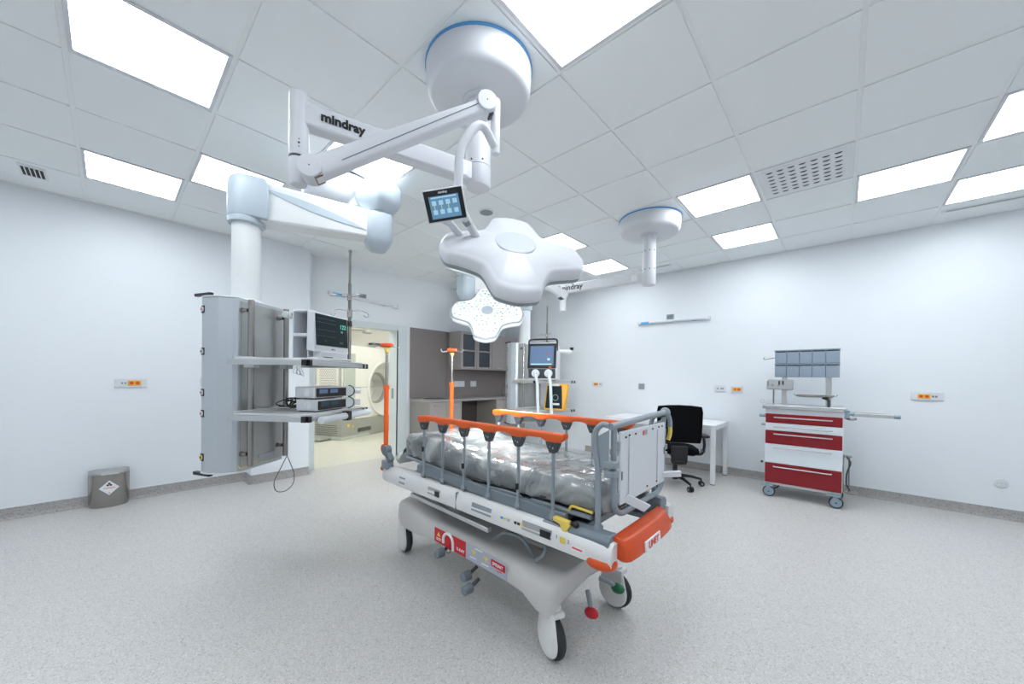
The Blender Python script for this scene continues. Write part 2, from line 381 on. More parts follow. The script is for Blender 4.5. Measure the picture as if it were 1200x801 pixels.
# ================================================================ NEXT ROOM THROUGH THE DOORWAY
struct(MB().span((-10.2, .6, -.06), (XL, 7.2, -.001)).build('floor', 'floor2'))
struct(MB().span((-10.35, .6, 0), (-10.2, 7.2, 3.0)).build('wall_far_room', 'wall2'))
struct(MB().span((-10.2, 7.05, 0), (-5.56, 7.2, 3.0)).build('wall_side_room', 'wall2'))
struct(MB().span((-10.2, .45, 0), (-5.56, .6, 3.0)).build('wall_near_room', 'wall2'))
struct(MB().span((-10.2, .6, 2.9), (-5.56, 7.2, 3.0)).build('ceiling', 'wall2'))
struct(MB().span((-5.57, .6, 0), (-5.561, 1.86, 2.9)).span((-5.57, 3.24, 0), (-5.561, 7.2, 2.9)).build('wall_inner', 'wall2'))
hl = None
for x, y in ((-6.5, 2.2), (-6.5, 4.4), (-8.6, 5.8), (-8.9, 2.2)):
    if hl is None:
        hl = thing('ceiling_light', 'ceiling light of the scanner room, out of sight above the doorway', 'ceiling light', (x, y, 2.9), 0, 'ceiling lights of the scanner room')
        MB().box((0, 0, -.006), (.9, .9, .012)).build('diffuser', 'diff2', hl, local=True)
    else: o = copy_tree(hl); o.location = (x, y, 2.9)
# door frame
d = thing('door_frame', 'pale grey door frame around the opening to the scanner room', 'door frame', (XL, 2.55, 0)); del d['category'], d['label']; d['kind'] = 'structure'; d.name = 'door_1'; WM['door_1'] = WM['door_frame']
MB().span((-5.60, 3.170, 0), (-5.372, 3.198, 2.05)).span((-5.398, 3.171, 0), (-5.372, 3.36, 2.13)).build('jamb', 'frame', d, bevel=.003)
MB().span((-5.60, 1.892, 0), (-5.372, 1.92, 2.05)).span((-5.398, 1.80, 0), (-5.373, 1.919, 2.13)).build('jamb', 'frame', d, bevel=.003)
MB().span((-5.60, 1.92, 2.045), (-5.372, 3.17, 2.073)).span((-5.398, 1.92, 2.05), (-5.373, 3.17, 2.13)).build('lintel', 'frame', d, bevel=.003)
MB().span((-5.52, 3.164, .93), (-5.46, 3.171, 1.10)).build('strike_plate', 'greyl', d)

# scanner gantry
GB = Vector((-7.38, 3.14, 0)); gu = Vector((-.41, .912, 0)); gn = Vector((.912, .41, 0))
ga = math.atan2(gu.y, gu.x)
g = thing('scanner_gantry', 'large cream medical scanner with round bore seen through the doorway', 'scanner', GB, ga)
# local: x along front, y = backwards (-gn) ; check handedness: rot z(ga) * y = (-sin, cos) = (-.912,-.41) = -gn
def lb(m, x0, x1, y0, y1, z0, z1): return m.span((x0, y0, z0), (x1, y1, z1))
BC, BRr, BRi = 1.42, .62, .36
m = MB(); W = 2.5; Z0, Z1 = .40, 1.93; seg = 48
fr = []; outer = []
for k in range(seg):
    a = 2*math.pi*k/seg; ca, sa = math.cos(a), math.sin(a)
    fr.append((BC+BRr*ca, 0, 1.02+BRr*sa))
    tx = (W-BC)/ca if ca > 1e-6 else (BC-.0)/-ca if ca < -1e-6 else 9; tz = (Z1-1.02)/sa if sa > 1e-6 else (1.02-Z0)/-sa if sa < -1e-6 else 9
    t = min(tx, tz); outer.append((BC+t*ca, 0, 1.02+t*sa))
m.rings([[(p[0], .8, p[2]) for p in outer], outer, fr], cap0=False, cap1=False)
m.add([(0, 0, Z0), (0, 0, Z1), (0, .8, Z1), (0, .8, Z0), (W, 0, Z0), (W, 0, Z1), (W, .8, Z1), (W, .8, Z0)], [(0, 1, 2, 3), (4, 7, 6, 5), (1, 5, 6, 2)])
m.build('front_cover', 'gantry', g, local=True, smooth=25)
ring = lambda r, y: [(BC+r*math.cos(2*math.pi*k/seg), y, 1.02+r*math.sin(2*math.pi*k/seg)) for k in range(seg)]
MB().rings([ring(.66, -.004), ring(.655, -.025), ring(.61, -.025), ring(.60, .0), ring(.50, .14), ring(BRi+.02, .26), ring(BRi, .28)], False, False).build('bore_funnel', 'gantry', g, local=True)
MB().rings([ring(BRi+.004, .275), ring(BRi-.02, .30), ring(BRi-.02, .62)], False, False).build('bore_liner', 'gantry', g, local=True)
MB().rings([ring(BRi, .62), ring(.02, .63)], False, False).build('bore_back', 'gantry', g, local=True)
MB().rings([ring(BRi+.035, .262), ring(BRi+.003, .272), ring(BRi-.03, .30), ring(BRi-.035, .34)], False, False).build('bore_ring', 'gskirt', g, local=True)
lb(MB(), -.012, W, -.02, .8, 0, .395).build('skirt', 'gskirt', g, bevel=.006, local=True)
lb(MB(), -.016, .80, -.026, .8, .0, .06).build('skirt_foot', 'gstrip', g, bevel=.004, local=True)
lb(MB(), .04, .36, -.022, .0, .40, 1.76).build('front_strip', 'gstrip', g, bevel=.004, local=True)
lb(MB(), .36, 2.2, -.006, .0, 1.055, 1.062).build('cover_seam', 'greyl', g, local=True)
h = MB()
for a in range(12):
    for b in range(17):
        h.cyl((-.004, .14+a*.036+(b % 2)*.018, 1.00+b*.033), (-.002, .14+a*.036+(b % 2)*.018, 1.00+b*.033), .0095, seg=6)
lb(MB(), -.003, .0, .08, .64, .9, 1.62).build('vent_panel', 'gantry', g, bevel=.001, local=True)
h.build('vent_holes', 'dgrey', g, local=True, kind='stuff')
h = MB()
for a in range(15):
    for b in range(6):
        h.cyl((-.016, .10+a*.036+(b % 2)*.018, .10+b*.038), (-.013, .10+a*.036+(b % 2)*.018, .10+b*.038), .011, seg=6)
h.build('skirt_holes', 'dgrey', g, local=True, kind='stuff')
h = MB()
for k in range(6): lb(h, .44, .86, -.026, -.019, .11+k*.015, .118+k*.015)
h.build('skirt_louvre', 'dgrey', g, local=True)
lb(MB(), .13, .20, -.028, -.018, .25, .31).build('warning_label', 'yellow', g, local=True)
lb(MB(), .26, .32, -.028, -.018, .23, .27).build('warning_label', 'yellow', g, local=True)
lb(MB(), .12, .18, -.028, -.018, .44, .49).build('paper_label', 'paper', g, local=True)
lb(MB(), .21, .27, -.028, -.018, .44, .49).build('paper_label', 'paper', g, local=True)
lb(MB(), -.3, .0, .25, .70, .02, .05).build('cable_duct', 'gskirt', g, local=True)
# ceiling arm in the next room
t = thing('supply_pendant', 'cream supply pendant arm with rounded end in the scanner room', 'pendant', (-8.5, 3.4, 2.9))
MB().obox((-8.5, 3.75, 2.44), (0, .46, .03), (.09, 0, 0), (0, 0, .075)).build('arm', 'gantry', t, bevel=.02)
MB().cyl((-8.5, 4.22, 2.33), (-8.5, 4.22, 2.60), .11, seg=24).build('end_cap', 'gantry', t, bevel=.02)
MB().cyl((-8.5, 3.28, 2.5), (-8.5, 3.28, 2.9), .07).build('ceiling_pole', 'gantry', t)
t = thing('wall_monitor', 'thin dark bracket bar on the far wall of the scanner room', 'bracket', (-9.9, 5.6, 2.2))
MB().span((-10.2, 5.1, 2.22), (-10.05, 6.2, 2.26)).build('bar', 'dgrey', t)

# ================================================================ KITCHEN UNITS IN THE CORNER
Y0 = 3.43
k = thing('trim_3', 'x', 'y', (XL, 4.6, .93)); del k['label'], k['category']; k['kind'] = 'structure'
MB().span((XL, Y0, .93), (XL+.018, YB, 2.13)).build('panel', 'taupe', k, bevel=.002)
for y in (4.20,): MB().span((XL+.018, y-.002, .93), (XL+.0195, y+.002, 2.13)).build('panel_joint', 'darkin', k)
for i, y in enumerate((4.50, 4.86)):
    t = thing('wall_socket', ('white double socket on taupe backsplash under the glass cabinet', 'smaller white socket on taupe backsplash, right one of two')[i], 'socket', (XL+.018, y, 1.17), 0, 'sockets on the backsplash')
    wd = (.13, .075)[i]
    MB().span((XL+.0181, y-wd, 1.115), (XL+.030, y+wd, 1.225)).build('plate', 'white', t, bevel=.003)
    for q in ((-.065, .065) if i == 0 else (0,)): MB().cyl((XL+.0301, y+q, 1.17), (XL+.032, y+q, 1.17), .022, seg=16).build('socket_face', 'vent', t)
def cabinet(name, lab, y0, y1, x1, z0, z1, doors, glass=False, handle='bottom', drawers=0, x0=None):
    x0 = XL+.019 if x0 is None else x0
    t = thing(name, lab, 'cabinet', ((x0+x1)/2, (y0+y1)/2, z0), 0)
    cz = MB(); th = .018
    cz.span((x0, y0, z0), (x1-.02, y0+th, z1)).span((x0, y1-th, z0), (x1-.02, y1, z1)).span((x0, y0+th, z0), (x1-.02, y1-th, z0+th)).span((x0, y0+th, z1-th), (x1-.02, y1-th, z1)).span((x0, y0+th, z0+th), (x0+.006, y1-th, z1-th))
    if glass:
        for f_ in (.36, .66): cz.span((x0+.006, y0+th, z0+(z1-z0)*f_), (x1-.03, y1-th, z0+(z1-z0)*f_+.018))
    cz.build('carcass', 'taupes' if not glass else 'taupel', t)
    if z0 < .2: MB().span((x0+.03, y0+.01, 0), (x1-.06, y1-.01, z0)).build('plinth', 'taupe', t)
    if drawers:
        n = drawers; dh = (z1-z0)/n
        for q in range(n):
            dr = MB().span((x1-.019, y0+.003, z0+q*dh+.003), (x1, y1-.003, z0+(q+1)*dh-.003)).build('drawer', 'taupel', t, bevel=.0015)
            MB().span((x1, (y0+y1)/2-.09, z0+(q+1)*dh-.055), (x1+.022, (y0+y1)/2+.09, z0+(q+1)*dh-.04)).build('handle', 'alu', dr, bevel=.003)
    else:
        dw = (y1-y0)/doors
        for q in range(doors):
            a, b = y0+q*dw+.003, y0+(q+1)*dw-.003
            if glass:
                f_ = .05
                dr = MB().span((x1-.019, a, z0+.003), (x1, b, z0+f_)).span((x1-.019, a, z1-f_), (x1, b, z1-.003)).span((x1-.019, a, z0+f_), (x1, a+f_, z1-f_)).span((x1-.019, b-f_, z0+f_), (x1, b, z1-f_)).span((x1-.019, a+f_, (z0+z1)/2-.012), (x1-.002, b-f_, (z0+z1)/2+.012)).build('door', 'taupel', t, bevel=.0015)
                MB().span((x1-.013, a+f_, z0+f_), (x1-.008, b-f_, z1-f_)).build('pane', 'cglass', dr)
            else:
                dr = MB().span((x1-.019, a, z0+.003), (x1, b, z1-.003)).build('door', 'taupel', t, bevel=.0015)
            hz = z0+.035 if handle == 'bottom' else z1-.05
            MB().span((x1, (a+b)/2-.075, hz-.007), (x1+.022, (a+b)/2+.075, hz+.007)).build('handle', 'alu', dr, bevel=.003)
    return t
cabinet('wall_cabinet', 'taupe wall cabinet with two smoked glass doors', 4.25, 5.03, -5.04, 1.44, 2.13, 2, True)
cabinet('wall_cabinet', 'taupe wall cabinet with plain doors in the corner', 5.031, 5.79, -5.04, 1.44, 2.13, 2)
cabinet('base_cabinet', 'taupe base cabinet with sink end beside the doorway', Y0, 4.10, -4.82, .10, .885, 2, handle='top')
cabinet('base_cabinet', 'taupe drawer base cabinet right of the dark kneehole', 4.95, 5.79, -4.82, .10, .885, 1, drawers=4)
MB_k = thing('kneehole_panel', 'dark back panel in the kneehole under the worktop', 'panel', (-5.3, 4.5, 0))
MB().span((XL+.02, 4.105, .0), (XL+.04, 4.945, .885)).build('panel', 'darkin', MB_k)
t = thing('worktop', 'grey worktop with rounded steel sink in the corner', 'worktop', (-5.1, 4.6, .885))
MB().span((XL+.0185, Y0-.01, .885), (-4.80, 5.795, .925)).build('slab', 'ctop', t, bevel=.004)
sk = [(-5.13+.21*math.cos(a), 3.78+.21*math.sin(a)) for a in [2*math.pi*i/28 for i in range(28)]]
MB().rings([[(x, y, .925) for x, y in sk], [(x, y, .930) for x, y in sk], [(-5.13+(x+5.13)*.93, 3.78+(y-3.78)*.93, .931) for x, y in sk], [(-5.13+(x+5.13)*.85, 3.78+(y-3.78)*.85, .9255) for x, y in sk]], False).build('sink', 'steel', t)
# ================================================================ SURGICAL LAMP 1
def canopy(t, x, y, r=.282, drop=.155, hub=.055):
    MB().lathe([(r+.004, H-.001), (r+.004, H-.014), (r-.01, H-.014)], (x, y, 0), seg=56).build('trim_ring', 'blue', t)
    MB().lathe([(r, H-.014), (r-.001, H-.06), (r-.007, H-drop+.035), (r-.016, H-drop+.014), (r-.036, H-drop), (r*.5, H-drop-.004), (.01, H-drop-.004)], (x, y, 0), seg=56).build('canopy_cover', 'white', t, smooth=50)
    MB().lathe([(hub+.035, H-drop), (hub+.033, H-drop-.010), (hub+.018, H-drop-.018), (hub, H-drop-.019)], (x, y, 0), seg=36).build('collar', 'white', t)
def dist_arm(t, p0, p1, z, w_, h_, hw=None, name='arm', m='white'):
    """box arm between two plan points at height z, a little deeper at the start"""
    a = Vector((p0[0], p0[1], z)); b = Vector((p1[0], p1[1], z)); d = (b-a).normalized(); n = Vector((-d.y, d.x, 0))
    rings = []
    for q, k in ((0, 1), (1, 1)):
        c = a+(b-a)*q; hw_ = h_/2; ww = w_/2*(1 if q == 0 else .9)
        pr = []
        for sx, sz in ((-1, -1), (1, -1), (1, 1), (-1, 1)):
            pr.append(c+n*ww*sx+Vector((0, 0, hw_*sz)))
        rings.append(pr)
    return MB().rings(rings).build(name, m, t, bevel=.012, seg=3), a, b, d, n
L1 = (-1.4685, 1.3452)
t = thing('surgical_light', 'large white surgical lamp hanging on crossing arms above the bed, face turned away', 'surgical lamp', (L1[0], L1[1], H), 0, 'surgical lamps')
canopy(t, *L1)
MB().cyl((*L1, H-.16), (*L1, 2.425), .066, seg=32).build('ceiling_pole', 'white', t)
MB().lathe([(.0685, 2.425), (.0685, 2.335), (.062, 2.322), (.01, 2.318)], (*L1, 0), seg=32).build('pole_hub', 'white', t, smooth=50)
MB().lathe([(.0672, 2.4285), (.0672, 2.425)], (*L1, 0), seg=32).build('hub_seam', 'dgrey', t)
for k in range(3):
    a = -2.2+k*.9; MB().cyl((L1[0]+.06*math.cos(a), L1[1]+.06*math.sin(a), 2.447), (L1[0]+.0685*math.cos(a), L1[1]+.0685*math.sin(a), 2.447), .005, seg=8).build('screw', 'dgrey', t)
ZA = 2.385
E1 = cw(-.885, 1.53, ZA)
ar, a, b, dd, nn = dist_arm(t, L1, (E1.x, E1.y), ZA, .075, .098, name='extension_arm')
toc = nn if nn.dot(-a) > 0 else -nn
lg = b+(a-b).normalized()*.165
tx = (a-b).normalized() if (a-b).normalized().dot(RT) > 0 else (b-a).normalized()
text('brand_lettering', 'mindray', .054, lg+toc*.0372+Vector((0, 0, .004)), tx, (0, 0, 1), 'ink', t, bold=.0020, sx=1.0)
MB().obox(a+(b-a).normalized()*.10+toc*.036, (b-a).normalized()*.018, (0, 0, .035), toc*.003).build('paper_label', 'paper', t)
# vertical post at arm end
MB().cyl((E1.x, E1.y, 2.205), (E1.x, E1.y, 2.468), .0385, seg=28).build('joint_post', 'white', t, bevel=.004)
MB().cyl((E1.x, E1.y, 2.198), (E1.x, E1.y, 2.206), .0365, seg=28).build('post_seam', 'dgrey', t)
scr_d = (Vector((0, 0, 0))-Vector((E1.x, E1.y, 0))).normalized()
for z in (2.235, 2.25, 2.265):
    MB().cyl(Vector((E1.x, E1.y, z))+scr_d*.036, Vector((E1.x, E1.y, z))+scr_d*.0395, .0045 if z == 2.25 else .0025, seg=8).build('screw', 'dgrey', t)
K1 = pc(365, 199.5, 1.49)      # lower knuckle
K2 = pc(569, 124, 1.69)       # upper knuckle
MB().rings([[Vector((E1.x, E1.y, z))+Vector((math.cos(q)*r, math.sin(q)*r, 0)) for q in [2*math.pi*i/24 for i in range(24)]] for z, r in ((2.198, .0375), (2.12, .0375), (2.09, .03))]).build('knuckle_housing', 'white', t, bevel=.004)
ad = (K2-K1).normalized(); side = ad.cross(Vector((0, 0, 1))).normalized()
side = side if side.dot(-FW) > 0 else -side
upv = side.cross(ad).normalized(); upv = upv if upv.z > 0 else -upv
def knuckle(p, r, wd, nm):
    MB().cyl(p-side*wd, p+side*wd, r, seg=36).build(nm, 'white', t, bevel=.004)
    MB().cyl(p+side*wd, p+side*(wd+.001), .003, seg=8).build('screw', 'dgrey', t)
knuckle(K1, .0455, .043, 'knuckle'); knuckle(K2, .0455, .043, 'knuckle')
# spring arm with a tapering, slightly bellied body
rings = []
for q in range(13):
    f = q/12; p = K1+(K2-K1)*f; hh = .046*(1-f)+.029*f; ww = .033
    r = []
    for i in range(20):
        an = 2*math.pi*i/20; e = .45
        cx_, sx_ = math.cos(an), math.sin(an)
        r.append(p+side*ww*math.copysign(abs(cx_)**e, cx_)+upv*hh*math.copysign(abs(sx_)**e, sx_)-upv*.004)
    rings.append(r)
MB().rings(rings).build('spring_arm', 'white', t, smooth=45)
MB().tube([K1+(K2-K1)*f+side*.0335+upv*(-.026+.030*f) for f in [.15+.8*i/16 for i in range(17)]], .0022, 6).build('arm_seam', 'greyl', t)
MB().obox(K1-upv*.043+ad*.012, ad*.018, side*.036, upv*.004).build('joint_clip', 'steel', t, bevel=.002)
MB().obox(K2-upv*.042-ad*.0, ad*.010, side*.020, upv*.012).build('joint_gap', 'dgrey', t)
# end shaft and head bow
S2 = pc(581, 140, 1.70)
MB().rings([[Vector((S2.x, S2.y, z))+Vector((math.cos(q)*r, math.sin(q)*r, 0)) for q in [2*math.pi*i/24 for i in range(24)]] for z, r in ((K2.z+.035, .016), (K2.z+.025, .0205), (2.352, .0205), (2.340, .018))]).obox((K2+Vector((S2.x, S2.y, K2.z)))/2, side*.018, (Vector((S2.x, S2.y, K2.z))-K2)*.5, (0, 0, .024)).build('end_shaft', 'white', t)
bow = arc_path([Vector((S2.x, S2.y, 2.365)), pc(564, 140, 1.62), pc(538, 172, 1.58), pc(537, 236, 1.60), pc(549, 262, 1.68), pc(562, 282, 1.74)], .07, 7)
MB().tube(bow, .019, 16).build('head_bow', 'white', t)
MB().tube([pc(512, 253, 1.64), pc(528, 262, 1.68), pc(545, 283, 1.76)], .017, 14).build('head_bow_lower', 'white', t)
MB().tube([pc(546, 258, 1.665), pc(549, 262, 1.68)], .021, 14).build('bow_ring', 'greyl', t)

# tablet
tc_ = pc(521.5, 240, 1.57); tn = (Vector((0, 0, 1.30))-tc_).normalized(); tn = (tn+RT*-.10+Vector((0, 0, -.02))).normalized()
tx = (RT*math.cos(.16)+UP*math.sin(.16)); tx = (tx-tn*tx.dot(tn)).normalized(); ty = tn.cross(tx)
tt = thing('lamp_tablet', 'small tablet with blue touch screen hung from the surgical lamp arm', 'tablet', tc_)
MB().obox(tc_-tn*.012, tx*.088, ty*.066, tn*.010).build('housing', 'white', tt, bevel=.006)
MB().obox(tc_-tn*.0005, tx*.083, ty*.061, tn*.0022).build('bezel', 'black', tt, bevel=.002)
MB().obox(tc_+tn*.0019-ty*.006, tx*.064, ty*.044, tn*.0008).build('screen', 'scr', tt)
for a in range(4):
    for b in range(2):
        MB().obox(tc_+tn*.0031+tx*(-.045+a*.030)+ty*(.012-b*.036), tx*.0095, ty*.009, tn*.0003).build('screen_button', 'scrl', tt)
    if a < 3: MB().obox(tc_+tn*.0031+tx*(-.045+a*.030)-ty*.006, tx*.0012, ty*.010, tn*.0003).build('screen_bar', 'scry', tt)
MB().obox(tc_+tn*.0031+ty*.032, tx*.055, ty*.003, tn*.0003).build('screen_header', 'scrl', tt)
text('brand_lettering', 'mindray', .012, tc_+tn*.0024+ty*.0505, tx, ty, 'paper', tt, bold=.0003)
MB().tube([tc_-tn*.02+ty*.0+tx*.03, pc(538, 225, 1.60)], .012, 10).build('mount', 'white', tt)

def chaikin(p, n):
    for _ in range(n):
        o = []
        for i in range(len(p)):
            a, b = p[i], p[(i+1) % len(p)]
            o.append((a[0]*.78+b[0]*.22, a[1]*.78+b[1]*.22)); o.append((a[0]*.22+b[0]*.78, a[1]*.22+b[1]*.78))
        p = o
    return p
def lobes(R, tip, inner, bul=.02, n=3):
    p = []
    for k in range(4):
        a = k*math.pi/2; ca, sa = math.cos(a), math.sin(a)
        for x, y in ((R-.02, -tip), (R, -tip*.7), (R+bul, 0), (R, tip*.7), (R-.02, tip), (R*.80, tip*1.08), (inner*1.15, inner*.95)):
            p.append((x*ca-y*sa, x*sa+y*ca))
        x, y = inner*.95, inner*1.15; p.append((x*ca-y*sa, x*sa+y*ca))
    return chaikin(p, n)
def lamp_head(t, c, e1, e2, R=.34):
    """e1,e2 in the lamp plane, top cover towards e1 x e2"""
    nz = e1.cross(e2).normalized(); out = lobes(R, R*.31, R*.46)
    ring = lambda s, z: [c+e1*x*s+e2*y*s+nz*z for x, y in out]
    MB().rings([ring(.955, -.030), ring(.985, -.034), ring(1.0, -.028), ring(1.0, -.012)], False, False).build('lower_rim', 'greyl', t, smooth=50)
    MB().rings([ring(1.002, -.013), ring(1.012, -.008), ring(1.012, .012), ring(.990, .034), ring(.945, .046), ring(.90, .046), ring(.86, .052), ring(.7, .062), ring(.5, .073), ring(.3, .080), ring(.1, .083)], False, True).build('top_cover', 'white', t, smooth=60)
    MB().rings([[c+(e1*math.cos(u_)+e2*math.sin(u_))*R*.295*s+nz*z for u_ in [2*math.pi*i/48 for i in range(48)]] for s, z in ((1.0, .070), (1.0, .0795), (.97, .0825), (.1, .086))]).build('cover_disc', 'disc', t, smooth=40)
    MB().rings([ring(.955, -.028), ring(.945, -.046), ring(.92, -.050), ring(.02, -.050)], False, True).build('light_field', 'led', t)
    MB().rings([[c+(e1*math.cos(u_)+e2*math.sin(u_))*R*.17*s-nz*z for u_ in [2*math.pi*i/24 for i in range(24)]] for s, z in ((1.0, .049), (1.0, .060), (.1, .061))]).build('sterile_handle_base', 'greyl', t)
    rnd = random.Random(3); L = MB(); D = MB(); pts = []
    for a in range(-8, 9):
        for b in range(-8, 9):
            x = (a+.5*(b % 2)+rnd.uniform(-.25, .25))*R*.13; y = (b+rnd.uniform(-.25, .25))*R*.115
            r = math.hypot(x, y)
            inside = (abs(y) < R*.30 and abs(x) < R*.90) or (abs(x) < R*.30 and abs(y) < R*.90) or (abs(x)+abs(y) < R*.80)
            if inside and r > R*.22 and rnd.random() < .9: pts.append((x, y))
    for x, y in pts:
        p = c+e1*x+e2*y; L.rings([[p+(e1*math.cos(u_)+e2*math.sin(u_))*q-nz*z for u_ in [2*math.pi*i/8 for i in range(8)]] for q, z in ((R*.040, .0505), (R*.036, .055), (R*.016, .0525))], False, True)
        if rnd.random() < .45: D.rings([[p+(e1*math.cos(u_)+e2*math.sin(u_))*q-nz*z for u_ in [2*math.pi*i/6 for i in range(6)]] for q, z in ((R*.026, .0526), (R*.016, .0565))], False, True)
    L.build('led_lenses', 'lens', t, kind='stuff'); D.build('led_cores', 'greym', t, kind='stuff')
hc = pc(601, 302, 1.78)
e1 = (RT*.985-UP*.075+FW*.16).normalized()
e2 = (-FW*.66-UP*.745+RT*.12); e2 = (e2-e1*e2.dot(e1)).normalized()
# cover must look towards the camera: e1 x e2 upward
if e1.cross(e2).z < 0: e2 = -e2
lamp_head(t, hc, e1, e2, .335)

# ================================================================ SURGICAL LAMP 2
L2 = (-1.49, 3.77)
t = thing('surgical_light', 'smaller looking surgical lamp with its glowing white face towards the room', 'surgical lamp', (L2[0], L2[1], H), 0, 'surgical lamps')
canopy(t, *L2, r=.30, drop=.155)
MB().cyl((*L2, H-.16), (*L2, 2.395), .066, seg=28).build('ceiling_pole', 'white', t)
MB().lathe([(.0685, 2.393), (.0685, 2.285), (.062, 2.272), (.01, 2.268)], (*L2, 0), seg=28).build('pole_hub', 'white', t, smooth=50)
for k in range(4):
    for z in (2.43, 2.62):
        a = -2.6+k*.75; MB().cyl((L2[0]+.06*math.cos(a), L2[1]+.06*math.sin(a), z), (L2[0]+.0685*math.cos(a), L2[1]+.0685*math.sin(a), z), .006, seg=8).build('screw', 'dgrey', t)
EE = pc(660, 318, 4.35); EE.z = 2.36
ar, a, b, dd, nn = dist_arm(t, L2, (EE.x, EE.y), 2.36, .075, .10, name='extension_arm')
toc = nn if nn.dot(-a) > 0 else -nn
tx = (a-b).normalized() if (a-b).normalized().dot(RT) > 0 else (b-a).normalized()
text('brand_lettering', 'mindray', .085, b+(a-b)*.13+toc*.038, tx, (0, 0, 1), 'ink', t, bold=.0012)
MB().obox(a+(b-a).normalized()*.14+toc*.036, (b-a).normalized()*.03, (0, 0, .03), toc*.003).build('paper_label', 'paper', t)
MB().cyl((EE.x, EE.y, 2.22), (EE.x, EE.y, 2.43), .040, seg=24).build('joint_post', 'white', t, bevel=.004)
k1 = pc(659, 345, 4.30); k2 = pc(596, 303, 3.95)
side = (k2-k1).cross(Vector((0, 0, 1))).normalized(); side = side if side.dot(-FW) > 0 else -side
MB().cyl(k1-side*.045, k1+side*.045, .052, seg=28).build('knuckle', 'white', t, bevel=.004)
MB().cyl(k2-side*.045, k2+side*.045, .052, seg=28).build('knuckle', 'white', t, bevel=.004)
ad = (k2-k1).normalized(); uv = side.cross(ad); 
MB().obox((k1+k2)/2, (k2-k1)*.5, side*.035, uv*.043).build('spring_arm', 'white', t, bevel=.012, seg=3)
MB().obox(k1-uv.normalized()*(.05 if uv.z > 0 else -.05), ad*.022, side*.03, uv*.006).build('joint_clip', 'dgrey', t)
MB().cyl(Vector((EE.x, EE.y, 2.10)), Vector((EE.x, EE.y, 2.225)), .038, seg=24).build('knuckle_housing', 'white', t, bevel=.004)
h2 = pc(571, 368, 3.62)
f1 = (RT*.995+UP*-.02+FW*.05).normalized(); f2 = (FW*.60+UP*.80); f2 = (f2-f1*f2.dot(f1)).normalized()
# LED face towards camera: top cover (e1 x e2) must point away
if f1.cross(f2).dot(FW) < 0: f1 = -f1
a_ = math.radians(3); g1 = f1*math.cos(a_)+f2*math.sin(a_); g2 = f2*math.cos(a_)-f1*math.sin(a_)
lamp_head(t, h2, g1, g2, .345)
MB().tube(arc_path([k2, k2+Vector((0, 0, -.30)), h2+g2*.30+Vector((0, 0, .10)), h2+g2*.18+g1.cross(g2)*.06], .06, 5), .021, 12).build('head_bow', 'white', t)

def lamp_beam(name, lamp, pos, target, energy, ang):
    ld = bpy.data.lights.new(name, 'SPOT'); ld.energy = energy; ld.spot_size = math.radians(ang); ld.spot_blend = .8; ld.shadow_soft_size = .22; ld.color = (.96, 1, .99)
    o = bpy.data.objects.new(name, ld); C.objects.link(o); o.parent = lamp
    d = (Vector(target)-Vector(pos)).normalized(); mtx = d.to_track_quat('-Z', 'Y').to_matrix().to_4x4(); mtx.translation = Vector(pos)
    o.matrix_local = WM[lamp.name].inverted() @ mtx
    return o
ln = g1.cross(g2).normalized()
lamp_beam('lamp_beam', t, h2-ln*.07, (-1.68, 1.76, .83), 620, 18)
lamp_beam('lamp_beam', bpy.data.objects['surgical_light'], hc-e1.cross(e2).normalized()*.07, (-4.6, 4.3, .5), 150, 100)

